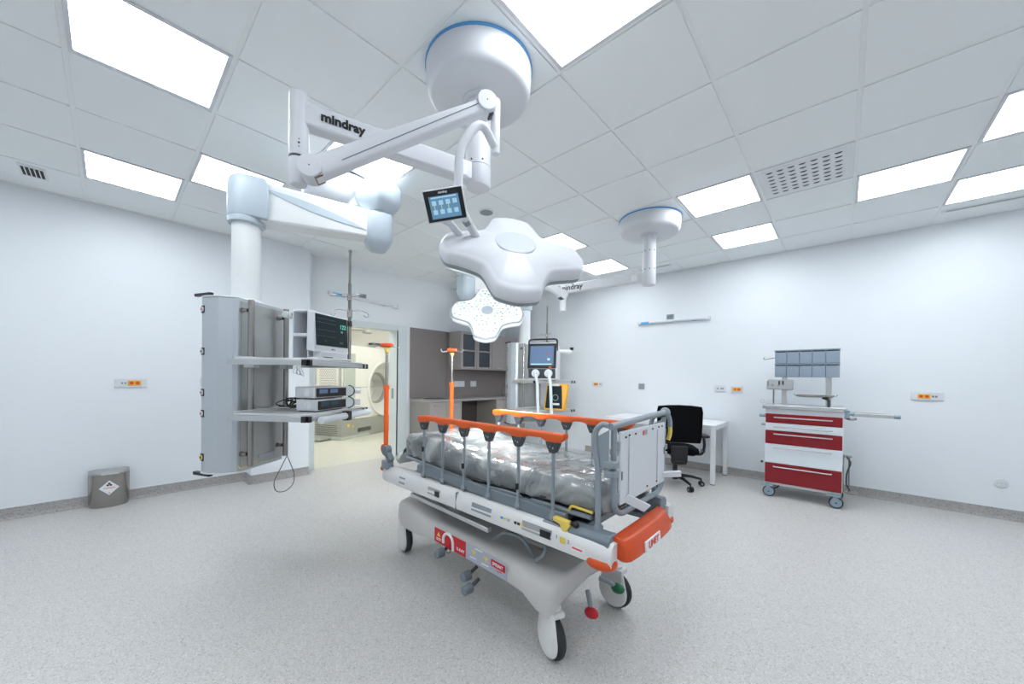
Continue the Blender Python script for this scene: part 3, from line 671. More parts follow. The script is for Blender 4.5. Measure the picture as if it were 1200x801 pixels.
# ================================================================ SUPPLY PENDANTS
def service_head(t, zt, zb, shelves, sw=.33, s_out=.62, s_in=.19, rail=True, hw=.21, s0=None):
    s0 = -sw if s0 is None else s0
    """local frame: x = towards the working side, y = along the wide face"""
    prof = [(-.115, -hw+.05), (-.106, -hw-.022), (-.066, -hw-.040), (-.02, -hw-.045), (.03, -hw-.045), (.10, -hw-.012), (.12, -hw+.01), (.12, hw), (-.10, hw), (-.115, hw-.03)]
    MB().prism([(x, y, zb) for x, y in prof], (0, 0, zt-zb)).build('rack_body', 'rack', t, bevel=.003, local=True, smooth=12)
    MB().span((.1201, -hw+.03, zb+.015), (.124, hw-.005, zt-.015)).build('rack_face', 'rackface', t, local=True)
    MB().prism([(x*1.015, y*1.015, zt) for x, y in prof], (0, 0, .008)).build('rack_cap', 'pendw', t, bevel=.002, local=True)
    MB().prism([(x*1.015, y*1.015, zb-.010) for x, y in prof], (0, 0, .009)).build('rack_foot', 'pendw', t, bevel=.002, local=True)
    a, b = Vector((-.130, -hw, 0)), Vector((-.095, -hw-.03, 0)); n = Vector((-(b-a).y*-1, -(b-a).x, 0)); n = Vector(((b-a).y, -(b-a).x, 0)).normalized()
    mid = Vector((-.086, -hw-.031, 0)); dr = Vector((.04, -.018, 0)).normalized(); n = Vector((-.018, -.04, 0)).normalized()
    for q, f in enumerate((.07, .31, .545, .665, .915)):
        z = zt-(zt-zb)*f; c = mid+Vector((0, 0, z))+n*.002
        so = MB().obox(c, dr*.019, n*.003, (0, 0, .024)).build('gas_socket', 'black', t, bevel=.002, local=True)
        col = ('white', 'white', 'white', 'white', 'yellow')[q]
        MB().cyl(c+n*.003, c+n*.009, .0155, seg=18).build('socket_ring', col, so, local=True)
        MB().cyl(c+n*.009, c+n*.0115, .008, seg=12).build('socket_core', ('orange', 'dgrey', 'brown', 'brown', 'ink')[q], so, local=True)
    for y in (-.164, .164):
        pl = MB().cyl((.18, y, zb+.03), (.18, y, zt-.005), .0185, seg=20).build('mounting_tube', 'steel', t, bevel=.002, local=True)
        for z in (zt-.075, zb+.11):
            MB().cyl((.124, y-.012, z), (.165, y-.012, z), .012, seg=14).cyl((.124, y-.012, z), (.130, y-.012, z), .018, seg=14).build('tube_bracket', 'steel', pl, local=True)
    MB().obox((-.115, -hw-.0, zt+.022), (-.075, .02, 0), (.004, .010, 0), (0, 0, .009)).build('rail_end', 'black', t, local=True)
    MB().obox((-.115, -hw-.0, zb-.020), (-.075, .02, 0), (.004, .012, 0), (0, 0, .010)).build('rail_end', 'black', t, local=True)
    MB().span((.13, -.03, zb+.055), (.127, .13, zb+.075)).build('type_plate', 'panelblue', t, local=True)
    for z in shelves:
        sh = MB().span((s_in, s0, z-.012), (s_out, sw, z)).span((s_in, s0, z-.004), (s_in+.012, sw, z+.012)).span((s_in, s0, z-.03), (s_in+.02, sw, z-.012)).build('shelf', 'shelf', t, bevel=.003, local=True)
        for y in (s0-.008, sw+.008):
            MB().span((s_in-.03, y-.008, z-.045), (s_out-.03, y+.008, z-.012)).build('side_rail', 'alu', sh, bevel=.002, local=True)
            MB().span((s_out-.03, y-.011, z-.047), (s_out+.0, y+.011, z-.010)).build('rail_end', 'black', sh, bevel=.002, local=True)
        MB().span((s_out, s0+.02, z-.045), (s_out+.012, sw+.05, z-.014)).build('front_rail', 'alu', sh, bevel=.002, local=True)
        for y in (s0+.01, sw-.0, sw+.055): MB().span((s_out-.002, y-.014, z-.048), (s_out+.015, y+.014, z-.011)).build('rail_end', 'black', sh, bevel=.002, local=True)
        for y in (-.164, .164):
            MB().span((.15, y-.026, z-.060), (s_in+.03, y+.026, z-.012)).build('shelf_clamp', 'shelf', sh, bevel=.003, local=True)
def iv_rod(t, x, y, z0, z1, hook, seg=8, knob=True):
    r = MB().cyl((x, y, z0), (x, y, z1-.25), .0125, seg=12).cyl((x, y, z1-.25), (x, y, z1), .009, seg=12).cyl((x, y, z1-.01), (x, y, z1+.004), .012, seg=12).build('infusion_rod', 'rod', t, local=True)
    if knob: MB().ball((x, y-.03, hook-.10), .022).cyl((x, y, hook-.12), (x, y, hook-.08), .018).build('clamp_knob', 'black', r, local=True)
    MB().cyl((x, y, hook-.05), (x, y, hook+.01), .019, seg=12).build('hook_hub', 'steel', r, local=True)
    for k in range(4):
        a = k*math.pi/2+.4; ca, sa = math.cos(a), math.sin(a)
        pts = [(x+ca*q, y+sa*q, z) for q, z in ((.015, hook), (.08, hook+.01), (.13, hook-.01), (.14, hook-.035), (.115, hook-.045), (.10, hook-.025))]
        MB().tube(arc_path(pts, .02, 4), .0028, 6).build('hook', 'steel', r, local=True)
    pts = [(x+.13*math.cos(a), y+.045*math.sin(a)-.05, hook+.11) for a in [2*math.pi*i/20 for i in range(20)]]
    MB().tube(pts, .0022, 5, closed=True).cyl((x, y-.006, hook+.08), (x, y-.006, hook+.12), .017).build('basket_ring', 'steel', r, local=True)
    return r
def elbow_arm(t, col, elb, z0, z1, cap='pendb'):
    """big beam from the column head to the elbow, world coordinates"""
    a = Vector((col.x, col.y, 0)); b = Vector((elb.x, elb.y, 0)); d = (b-a).normalized(); n = Vector((-d.y, d.x, 0)); zm = (z0+z1)/2; h = (z1-z0)/2
    L = (b-a).length
    rings = []
    for q, hh, ww in ((.02, h*.98, .085), (.10, h*.98, .085), (L-.12, h*.80, .075), (L-.03, h*.80, .075)):
        c = a+d*q+Vector((0, 0, zm+(h-hh)*.35))
        rings.append([c+n*ww*sx+Vector((0, 0, hh*sz)) for sx, sz in ((-1, -.86), (-.86, -1), (.86, -1), (1, -.86), (1, .86), (.86, 1), (-.86, 1), (-1, .86))])
    MB().rings(rings).build('pendant_arm', 'pendw', t, bevel=.006, smooth=30)
    # accent lens on both flanks
    for sg in (-1, 1):
        up = [];
        for i in range(13):
            f = i/12; x = .10+(L-.20)*f; e = .034*math.sin(math.pi*f)**.8*(1-.25*f)
            c = a+d*x+n*sg*(.0855-.009*f)+Vector((0, 0, zm+h*.62-f*h*.95)); up.append((c, e))
        MB().prism([c+Vector((0, 0, e)) for c, e in up]+[c-Vector((0, 0, e)) for c, e in up[::-1][1:-1]], n*sg*.003).build('arm_accent', 'pendacc', t, smooth=20)
    return a, b, d, n, L, zm, h
def head_cap(t, p, d, z0, z1, r=.115):
    """rounded cap over the column: D-shaped box with rounded outer end"""
    n = Vector((-d.y, d.x, 0)); pts = []
    for i in range(13):
        a = math.pi/2+math.pi*i/12; pts.append(p+d*(math.cos(a)*r)+n*(math.sin(a)*r))
    front = [p+d*.13-n*r*.98, p+d*.13+n*r*.98]
    base = pts+front
    cen = p+d*.01
    rr = lambda s, z: [Vector((cen.x+(q.x-cen.x)*s, cen.y+(q.y-cen.y)*s, z)) for q in base]
    MB().rings([rr(.96, z0), rr(1, z0+.01), rr(1, z1-.09), rr(.97, z1-.045), rr(.88, z1-.012), rr(.74, z1)]).build('column_cap', 'pendb', t, bevel=.004, smooth=50)
# ---- left pendant
TH1 = YAW-math.radians(5.4)
PC = pc(289, 300, 2.577); EL = pc(443, 260, 3.03)
t = thing('supply_pendant', 'large left ceiling pendant with socket rack and two shelves holding the monitor', 'pendant', (PC.x, PC.y, 0), TH1, 'ceiling supply pendants')
service_head(t, 1.795, .668, (1.405, 1.06), sw=.36, s_out=.675, s0=-.31)
MB().cyl((0, 0, 1.80), (0, 0, 2.37), .088, seg=40).build('column', 'pendw', t, local=True)
MB().lathe([(.105, 2.345), (.112, 2.352), (.112, 2.385), (.10, 2.40)], seg=40).build('column_collar', 'pendb', t, local=True)
MB().lathe([(.11, 1.80), (.105, 1.815), (.09, 1.822)], seg=32).build('column_flange', 'pendw', t, local=True)
a, b, d, n, L, zm, h = elbow_arm(t, PC, EL, 2.37, 2.655)
head_cap(t, Vector((PC.x, PC.y, 0)), d, 2.385, 2.675)
# elbow, lower and upper caps
p = Vector((EL.x, EL.y, 0))
def rr(c, dd, hx, hy, z, k=6, rad=.05):
    nn_ = Vector((-dd.y, dd.x, 0)); out = []
    for sx, sy, a0 in ((1, 1, 0), (-1, 1, 90), (-1, -1, 180), (1, -1, 270)):
        for i in range(k):
            q = math.radians(a0+90*i/(k-1)); out.append(c+dd*(sx*(hx-rad)+rad*math.cos(q))+nn_*(sy*(hy-rad)+rad*math.sin(q))+Vector((0, 0, z)))
    return out
MB().rings([rr(p, d, .06, .06, 2.335), rr(p, d, .085, .085, 2.365), rr(p, d, .105, .10, 2.42), rr(p, d, .105, .10, 2.60), rr(p, d, .10, .095, 2.625)]).build('elbow_lower_cap', 'pendb', t, smooth=45)
MB().cyl((p.x, p.y, 2.62), (p.x, p.y, 2.66), .085, seg=32).build('elbow_pivot', 'pendw', t)
FC = Vector((-3.25, 1.35, 0))
d2 = Vector((FC.x-EL.x, FC.y-EL.y, 0)).normalized()
MB().rings([rr(p+Vector((0, 0, 0)), d2, .09, .09, 2.640), rr(p-d2*.0, d2, .135, .12, 2.70), rr(p-d2*.0, d2, .148, .135, 2.74), rr(p, d2, .148, .135, 2.865), rr(p, d2, .14, .125, 2.875)]).build('elbow_upper_cap', 'pendb', t, smooth=45)
n2 = Vector((-d2.y, d2.x, 0))
MB().obox(p+d2*.22+Vector((0, 0, 2.775)), d2*.22, n2*.085, (0, 0, .075)).build('ceiling_arm', 'pendw', t, bevel=.012, seg=3)
text('arm_lettering', 'medical', .035, p+d2*.24+(-n2 if (-n2).dot(-p) > 0 else n2)*.0858+Vector((0, 0, 2.78)), RT, (0, 0, 1), 'bluelabel', t)
FCx, FCy = FC.x, FC.y
MB().lathe([(.30, H-.001), (.30, H-.02), (.298, H-.05), (.29, H-.12), (.27, H-.16), (.23, H-.19), (.01, H-.195)], (FCx, FCy, 0), seg=48).build('canopy_cover', 'white', t, smooth=60)
MB().lathe([(.304, H), (.304, H-.010), (.295, H-.012)], (FCx, FCy, 0), seg=48).build('canopy_ring', 'dgrey', t)
iv_rod(t, .60, .300, 1.38, 2.262, 1.80)
MB().box((.205, .164, 1.745), (.05, .05, .04)).cyl((.20, .12, 1.745), (.20, .20, 1.745), .025).build('tube_clamp', 'shelf', t, bevel=.003, local=True)
MB().cyl((.235, .164, 1.75), (.275, .164, 1.75), .012).ball((.28, .164, 1.75), .02).build('clamp_knob', 'black', t, local=True)
# tubular pull handle on the lower shelf edge
hd = MB().cyl((.715, -.24, 1.018), (.715, .05, 1.018), .024, seg=16).cyl((.715, .10, 1.018), (.715, .40, 1.018), .024, seg=16).build('pull_handle', 'clear', t, bevel=.006, local=True)
MB().span((.69, .05, .985), (.735, .10, 1.05)).build('handle_bracket', 'black', hd, bevel=.003, local=True)
MB().span((.686, -.22, 1.01), (.70, .39, 1.026)).build('handle_rail', 'alu', hd, local=True)
# loop of cable below
lp = [(.18, .19, .70), (.17, .14, .62), (.16, .07, .52), (.17, .08, .45), (.19, .15, .43), (.20, .23, .46), (.19, .26, .53), (.185, .22, .62), (.18, .18, .70)]
MB().tube(arc_path(lp, .05, 5), .0028, 6).build('cable_loop', 'dgrey', t, local=True)
MB().tube(arc_path([(.12, -.19, .70), (.16, -.22, .69), (.18, -.10, .72)], .03, 4), .003, 6).build('short_cable', 'yellow', t, local=True)
m = MB()
for k in range(4): m.tube(arc_path([(.25+k*.012, .18, 1.365), (.26+k*.02, .12+.02*k, 1.32-.01*k), (.28, .20, 1.30), (.24, .19, 1.365)], .03, 4), .0025, 5)
m.build('hanging_leads', 'paper', t, local=True)
PEND1 = t
def lp_w(x, y, z): return WM[PEND1.name] @ Vector((x, y, z))

# monitor on the upper shelf (its own thing)
mo = lp_w(.615, .025, 1.406)
t = thing('patient_monitor', 'patient monitor with dark screen and green digits on the upper pendant shelf', 'monitor', mo, TH1-math.radians(9))
# local: x = screen normal
tl = Matrix.Rotation(math.radians(0), 4, 'Y')
w2, z0, z1 = .165, .060, .315
MB().prism([(-.05, -w2, z0), (.020, -w2, z0-.012), (.006, -w2, z1), (-.045, -w2, z1)], (0, 2*w2, 0)).build('housing', 'white', t, bevel=.008, local=True)
sx = lambda z: .0215-(z-(z0-.012))/(z1-z0+.012)*.014+.0
q = [(z0+.035), (z1-.012)]
MB().add([(sx(q[0]), -w2+.012, q[0]), (sx(q[0]), w2-.012, q[0]), (sx(q[1]), w2-.012, q[1]), (sx(q[1]), -w2+.012, q[1])]+[(sx(q[0])+.002, -w2+.012, q[0]), (sx(q[0])+.002, w2-.012, q[0]), (sx(q[1])+.002, w2-.012, q[1]), (sx(q[1])+.002, -w2+.012, q[1])], [(3, 2, 1, 0), (4, 5, 6, 7), (0, 1, 5, 4), (1, 2, 6, 5), (2, 3, 7, 6), (3, 0, 4, 7)]).build('screen_glass', 'glass_s', t, local=True)
def scr_txt(nm, s, size, y, z, m_): 
    T = WM[t.name]; o = T @ Vector((sx(z)+.0028, y, z)); return text(nm, s, size, o, T.to_3x3() @ Vector((0, 1, 0)), T.to_3x3() @ Vector((-.05, 0, 1)), m_, t)
scr_txt('digits', '122', .042, .105, .240, 'scrg'); scr_txt('digits', '36', .020, .092, .205, 'scrl'); scr_txt('digits', '37.2', .018, .085, .125, 'greyl'); scr_txt('digits', '--', .02, -.07, .13, 'greyl')
scr_txt('brand_lettering', 'mindray', .012, .0, z0+.014, 'ink')
m = MB()
for z in (.275, .25, .20, .16): m.span((sx(z)+.0022, -.15, z), (sx(z)+.0026, .03, z+.0012))
m.build('trace_lines', 'greym', t, local=True)
MB().span((-.04, -.12, .012), (.03, .14, .058)).build('stand', 'white', t, bevel=.006, local=True)
MB().span((-.045, -.16, -.0), (.045, .16, .014)).build('foot', 'white', t, bevel=.004, local=True)
MB().span((.02, -.10, .013), (.044, -.03, .018)).build('foot_pad', 'black', t, local=True)
# module rack with two open bays
mr = lp_w(.495, .06, 1.406)
t = thing('module_rack', 'white module rack with two empty open bays behind the monitor', 'module rack', mr, TH1-math.radians(4))
bx = MB(); X0, X1, Yf, Yb, zz = -.075, .045, -.15, .10, .335
bx.span((X0, Yf, 0), (X0+.008, Yb, zz)).span((X1-.008, Yf, 0), (X1, Yb, zz)).span((X0+.008, Yb-.01, 0), (X1-.008, Yb, zz))
for z in (0, .155, .165, .323): bx.span((X0+.008, Yf, z), (X1-.008, Yb-.01, z+.012))
bx.build('housing', 'white', t, bevel=.002, local=True)
MB().span((X0+.02, Yb-.012, .03), (X1-.02, Yb-.0095, .12)).build('bay_connector', 'dgrey', t, local=True)
MB().span((X0+.02, Yb-.012, .2), (X1-.02, Yb-.0095, .29)).build('bay_connector', 'dgrey', t, local=True)
# two pumps
for k in range(2):
    o = lp_w(.560, -.0-.005*k, 1.061+k*.084)
    t = thing('syringe_pump', ('lower white syringe pump stacked on the pendant shelf', 'upper white syringe pump stacked on another pump')[k], 'pump', o, TH1-math.radians(8-3*(1-k)), 'stacked syringe pumps')
    MB().span((-.060, -.155, .006), (.085, .155, .080)).build('housing', 'white', t, bevel=.006, local=True)
    MB().span((.0851, -.135, .012), (.094, .150, .070)).build('front_panel', 'black', t, bevel=.003, local=True)
    for y in (-.08, .02): MB().span((.0941, y-.035, .036), (.0955, y+.04, .062)).build('display', 'scrd' if k == 0 else 'scr2', t, local=True)
    MB().lathe([(.026, 0), (.026, .004), (.018, .004), (.016, .001), (.002, .001)], (.03, -.155, .042), (0, -1, 0), seg=20).build('locking_knob', 'vent', t, local=True)
    MB().span((-.05, -.14, 0), (.07, .14, .0065)).build('feet', 'dgrey', t, local=True)
    MB().lathe([(.037, 0), (.037, .022), (.032, .026), (.01, .026)], (.085, .185, .045), (.55, -.83, 0), seg=22).build('drive_knob', 'clear', t, local=True)
    MB().tube([(.10+.036*math.cos(a), .165+.020*math.cos(a), .045+.040*math.sin(a)) for a in [math.pi*(-.5+i/12) for i in range(13)]], .004, 6).build('dark_clip', 'dgrey', t, local=True)
    MB().cyl((.12, .20, .045), (.16, .225, .045), .020, seg=16).build('drive_end', 'clear', t, bevel=.003, local=True)
m = MB(); rnd = random.Random(5)
o0 = Vector((.30, -.02, 1.062))
for k in range(9):
    pts = [(.30+rnd.uniform(0, .12), -.05+rnd.uniform(-.08, .14), 1.068+abs(rnd.gauss(0, .035))) for _ in range(5)]
    pts[0] = (.26, .08, 1.075); pts[-1] = (.485, -.02+.04*(k % 3), 1.09)
    m.tube([lp_w(*q) for q in arc_path(pts, .05, 5)], .0035, 6)
tag(m.build('cable_bundle', 'black'), 'tangle of black cables on the shelf beside the stacked pumps', 'cables')

# ---- far pendant
PC2 = pc(614.5, 420, 5.72); TH2 = YAW-math.radians(90-38)
t = thing('supply_pendant', 'far pale pendant with rack and two shelves holding the ventilator', 'pendant', (PC2.x, PC2.y, 0), TH2, 'ceiling supply pendants')
service_head(t, 1.82, .62, (1.275, .85), sw=.36, s_out=.66, hw=.24)
MB().cyl((0, 0, 1.825), (0, 0, 2.37), .088, seg=32).build('column', 'pendw', t, local=True)
MB().lathe([(.105, 2.345), (.112, 2.352), (.112, 2.385), (.10, 2.40)], seg=32).build('column_collar', 'pendb', t, local=True)
EL2 = pc(546, 345, 4.85)
a, b, d, n, L, zm, h = elbow_arm(t, PC2, EL2, 2.37, 2.655)
head_cap(t, Vector((PC2.x, PC2.y, 0)), d, 2.385, 2.675)
p = Vector((EL2.x, EL2.y, 0))
MB().rings([rr(p, d, .06, .06, 2.32), rr(p, d, .085, .085, 2.36), rr(p, d, .105, .10, 2.42), rr(p, d, .105, .10, 2.60), rr(p, d, .10, .095, 2.625)]).build('elbow_lower_cap', 'pendb', t, smooth=45)
MB().rings([rr(p, d, .09, .09, 2.63), rr(p, d, .14, .12, 2.70), rr(p, d, .15, .125, 2.74), rr(p, d, .15, .125, 2.86)]).build('elbow_upper_cap', 'pendb', t, smooth=45)
F2 = p+Vector((-.1, .75, 0))
dq = (F2-p).normalized(); nq = Vector((-dq.y, dq.x, 0))
MB().obox((p+F2)/2+Vector((0, 0, 2.775)), (F2-p)*.5, nq*.085, (0, 0, .075)).build('ceiling_arm', 'pendw', t, bevel=.012)
MB().lathe([(.34, H-.001), (.34, H-.05), (.33, H-.14), (.28, H-.20), (.01, H-.205)], (F2.x, F2.y, 0), seg=36).build('canopy_cover', 'white', t, smooth=60)
PEND2 = t
def l2(x, y, z): return WM[PEND2.name] @ Vector((x, y, z))
rodp = WM[t.name].inverted() @ pc(641, 400, 5.30)
iv_rod(t, rodp.x, rodp.y, 1.25, 2.34, 1.82, knob=False)
MB().tube(arc_path([(-.12, -.29, 1.22), (-.15, -.33, 1.10), (-.14, -.30, .95)], .05, 5), .004, 6).build('cable', 'dgrey', t, local=True)
ap = [WM[t.name].inverted() @ pc(652, 411, 5.2), WM[t.name].inverted() @ pc(670, 412, 5.2)]
MB().tube([ap[0], ap[1]], [.022, .03], 10).build('support_arm', 'pendw', t, local=True)
MB().cyl(ap[1]+Vector((0, 0, .02)), ap[1]+Vector((0, 0, .06)), .02, .03).build('clamp_knob', 'black', t, local=True)
# ventilator on its upper shelf
vp = pc(637, 444, 5.12); vp.z = 1.276
vd = (Vector((0, 0, 0))-vp); va = math.atan2(vd.y, vd.x)-math.radians(14)
t = thing('ventilator', 'ventilator with black framed touch screen on the far pendant shelf', 'ventilator', vp, va)
V = [(-.17, 0), (.10, 0), (.115, .15), (.075, .50), (.03, .52), (-.12, .47), (-.17, .40)]
MB().prism([(x, -.20, z) for x, z in V], (0, .40, 0)).build('housing', 'white', t, bevel=.018, local=True, seg=3)
def slab(m, y0, y1, z0, z1, off, th):  # on the sloping front
    f = lambda z: .115-(z-.15)/.35*.040 if z > .15 else .10+z/.15*.015
    return m.add([(f(z0)+off, y0, z0), (f(z0)+off, y1, z0), (f(z1)+off, y1, z1), (f(z1)+off, y0, z1), (f(z0)+off+th, y0, z0), (f(z0)+off+th, y1, z0), (f(z1)+off+th, y1, z1), (f(z1)+off+th, y0, z1)], [(3, 2, 1, 0), (4, 5, 6, 7), (0, 1, 5, 4), (1, 2, 6, 5), (2, 3, 7, 6), (3, 0, 4, 7)])
slab(MB(), -.20, .20, .155, .50, .0, .02).build('screen_frame', 'black', t, bevel=.008, local=True)
slab(MB(), -.165, .165, .20, .465, .021, .002).build('screen', 'scr2', t, local=True)
slab(MB(), -.15, .14, .205, .222, .0235, .001).build('screen_bar', 'scrl', t, local=True)
slab(MB(), .08, .115, .265, .295, .0235, .001).build('screen_value', 'scrl', t, local=True)
slab(MB(), .06, .08, .355, .375, .0235, .001).build('screen_value', 'redink', t, local=True)
slab(MB(), .10, .14, .165, .182, .021, .001).build('orange_key', 'orange', t, local=True)
slab(MB(), -.19, .19, .02, .15, .0, .006).build('lower_panel', 'dgrey', t, bevel=.003, local=True)
MB().tube(arc_path([(.06, -.20, .40), (.06, -.20, .55), (.02, -.16, .565), (.02, .16, .565), (.06, .20, .55), (.06, .20, .40)], .06, 5), .012, 10).build('carry_handle', 'black', t, local=True)
for y in (-.08, .10):
    MB().lathe([(.055, 0), (.055, .03), (.045, .04), (.01, .042)], (.12, y, .085), (1, 0, .15), seg=22).build('port_cap', 'white', t, local=True)
    MB().tube(arc_path([(.15, y, .085), (.24, y+.02, .09), (.27, y+.06, -.02), (.27, y+.08, -.46)], .09, 6), .021, 12).build('breathing_hose', 'clear', t, local=True)
# orange and black bag on lower shelf
bp_ = pc(652, 476, 5.15); bp_.z = .851
t = thing('device_bag', 'black and orange medical device bag on the lower far pendant shelf', 'device', bp_, va)
MB().prism([(-.09, -.17, 0), (.09, -.17, 0), (.05, -.13, .37), (-.07, -.13, .37)], (0, .30, 0)).build('body', 'socko', t, bevel=.02, local=True, seg=3)
MB().add([(.0925, -.14, .03), (.0925, .10, .03), (.058, .085, .345), (.058, -.115, .345), (.1, -.14, .03), (.1, .10, .03), (.066, .085, .345), (.066, -.115, .345)], [(3, 2, 1, 0), (4, 5, 6, 7), (0, 1, 5, 4), (1, 2, 6, 5), (2, 3, 7, 6), (3, 0, 4, 7)]).build('front_panel', 'glass_s', t, bevel=.006, local=True)
MB().lathe([(.045, 0), (.045, .004), (.036, .004), (.035, 0)], (.083, .0, .18), (1, 0, .11), seg=20).build('round_logo', 'greyl', t, local=True)
MB().obox((.094, .0, .09), (.003, 0, 0), (0, .06, 0), (0, 0, .014)).build('name_strip', 'paper', t, local=True)
MB().obox((.066, 0, .355), (.01, 0, 0), (0, .05, 0), (0, 0, .015)).build('latch', 'paper', t, bevel=.003, local=True)

# ================================================================ HOSPITAL STRETCHER
t = thing('hospital_stretcher', 'hospital stretcher trolley with orange side rails in the middle of the room', 'stretcher', (-1.6, 1.68, 0)); BED = t
YN, YFR = 1.355, 2.005          # near and far flank of the lower cover
# lower cover : lofted along x
def sect(x, zb, zs, zt, y0, y1, dish):
    ym = (y0+y1)/2
    half = [(y0, zb), (y0-.006, zb+.02), (y0-.004, (zb+zs)/2), (y0+.002, zs-.02), (y0+.018, zs), (y0+.07, zs+(zt-zs)*.7), (y0+.13, zt-dish)]
    pts = half+[(ym, zt-dish)]+[(y0+y1-y, z) for y, z in half[::-1]]+[(y1-.03, zb+.03), (ym, zb+.06), (y0+.03, zb+.03)]
    return [(x, y, z) for y, z in pts]
S_ = [(-2.385, .30, .360, .375, .095, .0), (-2.37, .26, .392, .41, .075, .0), (-2.30, .240, .405, .425, .055, .0), (-2.20, .240, .408, .425, .045, .005), (-2.06, .250, .405, .425, .03, .02), (-1.92, .285, .398, .42, .01, .03), (-1.75, .290, .392, .40, 0, .03),
      (-1.45, .282, .385, .395, 0, .03), (-1.25, .278, .375, .39, 0, .02), (-1.13, .262, .365, .38, 0, .02), (-1.05, .215, .352, .385, 0, .015), (-1.00, .205, .350, .385, 0, .015), (-.97, .205, .350, .385, 0, .01), (-.955, .215, .345, .38, .006, .005), (-.945, .24, .325, .36, .02, .0)]
MB().rings([sect(x, zb, zs, zt, YN+dy, YFR-dy, ds) for x, zb, zs, zt, dy, ds in S_]).build('base_cover', 'basewhite', t, smooth=55, bevel=0)
m = MB()
for (x0, x1, z0, z1) in ((-1.10, -1.0, .36, .41), (-1.62, -1.50, .37, .40)): pass
# decals on the near side
yd = YN-.0075
def plate(nm, x0, x1, zb0, zb1, zt0, zt1, m_, parent, y=yd, th=.0022, bev=0):
    return MB().add([(x0, y, zb0), (x1, y, zb1), (x1, y, zt1), (x0, y, zt0), (x0, y-th, zb0), (x1, y-th, zb1), (x1, y-th, zt1), (x0, y-th, zt0)], [(0, 1, 2, 3), (7, 6, 5, 4), (0, 4, 5, 1), (1, 5, 6, 2), (2, 6, 7, 3), (3, 7, 4, 0)]).build(nm, m_, parent, bevel=bev)
rp = plate('red_panel', -1.825, -1.535, .300, .292, .385, .380, 'brown' if False else 'redp', t, bev=.0015); rp['label'] = 'red panel with white arch symbol'
gp = plate('grey_panel', -1.535, -1.225, .292, .282, .380, .366, 'panelblue', t, bev=.0015); gp['label'] = 'lilac grey label panel'
text('panel_lettering', 'X-RAY', .024, (-1.580, yd-.0032, .320), (1, 0, -.03), (0, 0, 1), 'paper', rp, bold=.0002)
MB().add([(-1.80, yd-.003, .340), (-1.765, yd-.003, .339), (-1.782, yd-.003, .368)], [(0, 1, 2)]).prism([(-1.80, yd-.0022, .340), (-1.765, yd-.0022, .339), (-1.782, yd-.0022, .368)], (0, -.001, 0)).build('warning_triangle', 'yellow', rp)
for z in (.325, .316): MB().span((-1.805, yd-.0032, z), (-1.76, yd-.0022, z+.004)).build('small_print', 'paper', rp)
ar_ = [(-1.69+.045*math.cos(a), yd-.003, .335+.045*math.sin(a)) for a in [math.pi*i/14 for i in range(15)]]
MB().tube([(-1.645, yd-.003, .298)]+ar_[0:]+[(-1.735, yd-.003, .315)], .009, 8).build('arch_symbol', 'paper', rp)
for x, z in ((-1.47, .343), (-1.375, .338)):
    MB().prism([(x-.020, yd-.0022, z+.012), (x+.020, yd-.0022, z+.012), (x+.014, yd-.0022, z), (x+.006, yd-.0022, z-.002), (x, yd-.0022, z-.018), (x-.006, yd-.0022, z-.002)], (0, -.001, 0)).build('arrow_symbol', 'yellow', gp)
for x, z, w_ in ((-1.43, .367, .06), (-1.475, .312, .05), (-1.38, .306, .055)): MB().span((x-w_/2, yd-.0032, z), (x+w_/2, yd-.0022, z+.005)).build('small_print', 'paper', gp)
bd = MB().obox((-1.285, yd-.003, .338), (.050, 0, -.003), (0, .002, 0), (0, 0, .018)).build('name_badge', 'redp', gp, bevel=.008, seg=3)
bd['label'] = 'red badge with white name lettering'
text('badge_lettering', 'SPRINT', .024, (-1.285, yd-.0062, .338), (1, 0, -.05), (0, 0, 1), 'paper', gp, bold=.0002)
MB().span((-1.295, yd-.0032, .306), (-1.26, yd-.0022, .311)).build('small_print', 'orange2', gp)
# brake levers
for x, z, y in ((-1.72, .272, 1.30), (-1.52, .20, 1.33), (-1.44, .185, 1.27)):
    q = MB().cyl((x, y-.02, z), (x, y+.03, z), .024, .028, seg=20).build('lever_knob', 'greym', t, bevel=.005)
    MB().tube([(x, y+.02, z), (x+.01, y+.08, z+.03)], .010, 8).build('lever_stem', 'dgrey', q)
MB().ball((-1.665, 1.33, .293), .014).build('lock_pin', 'steel', t)
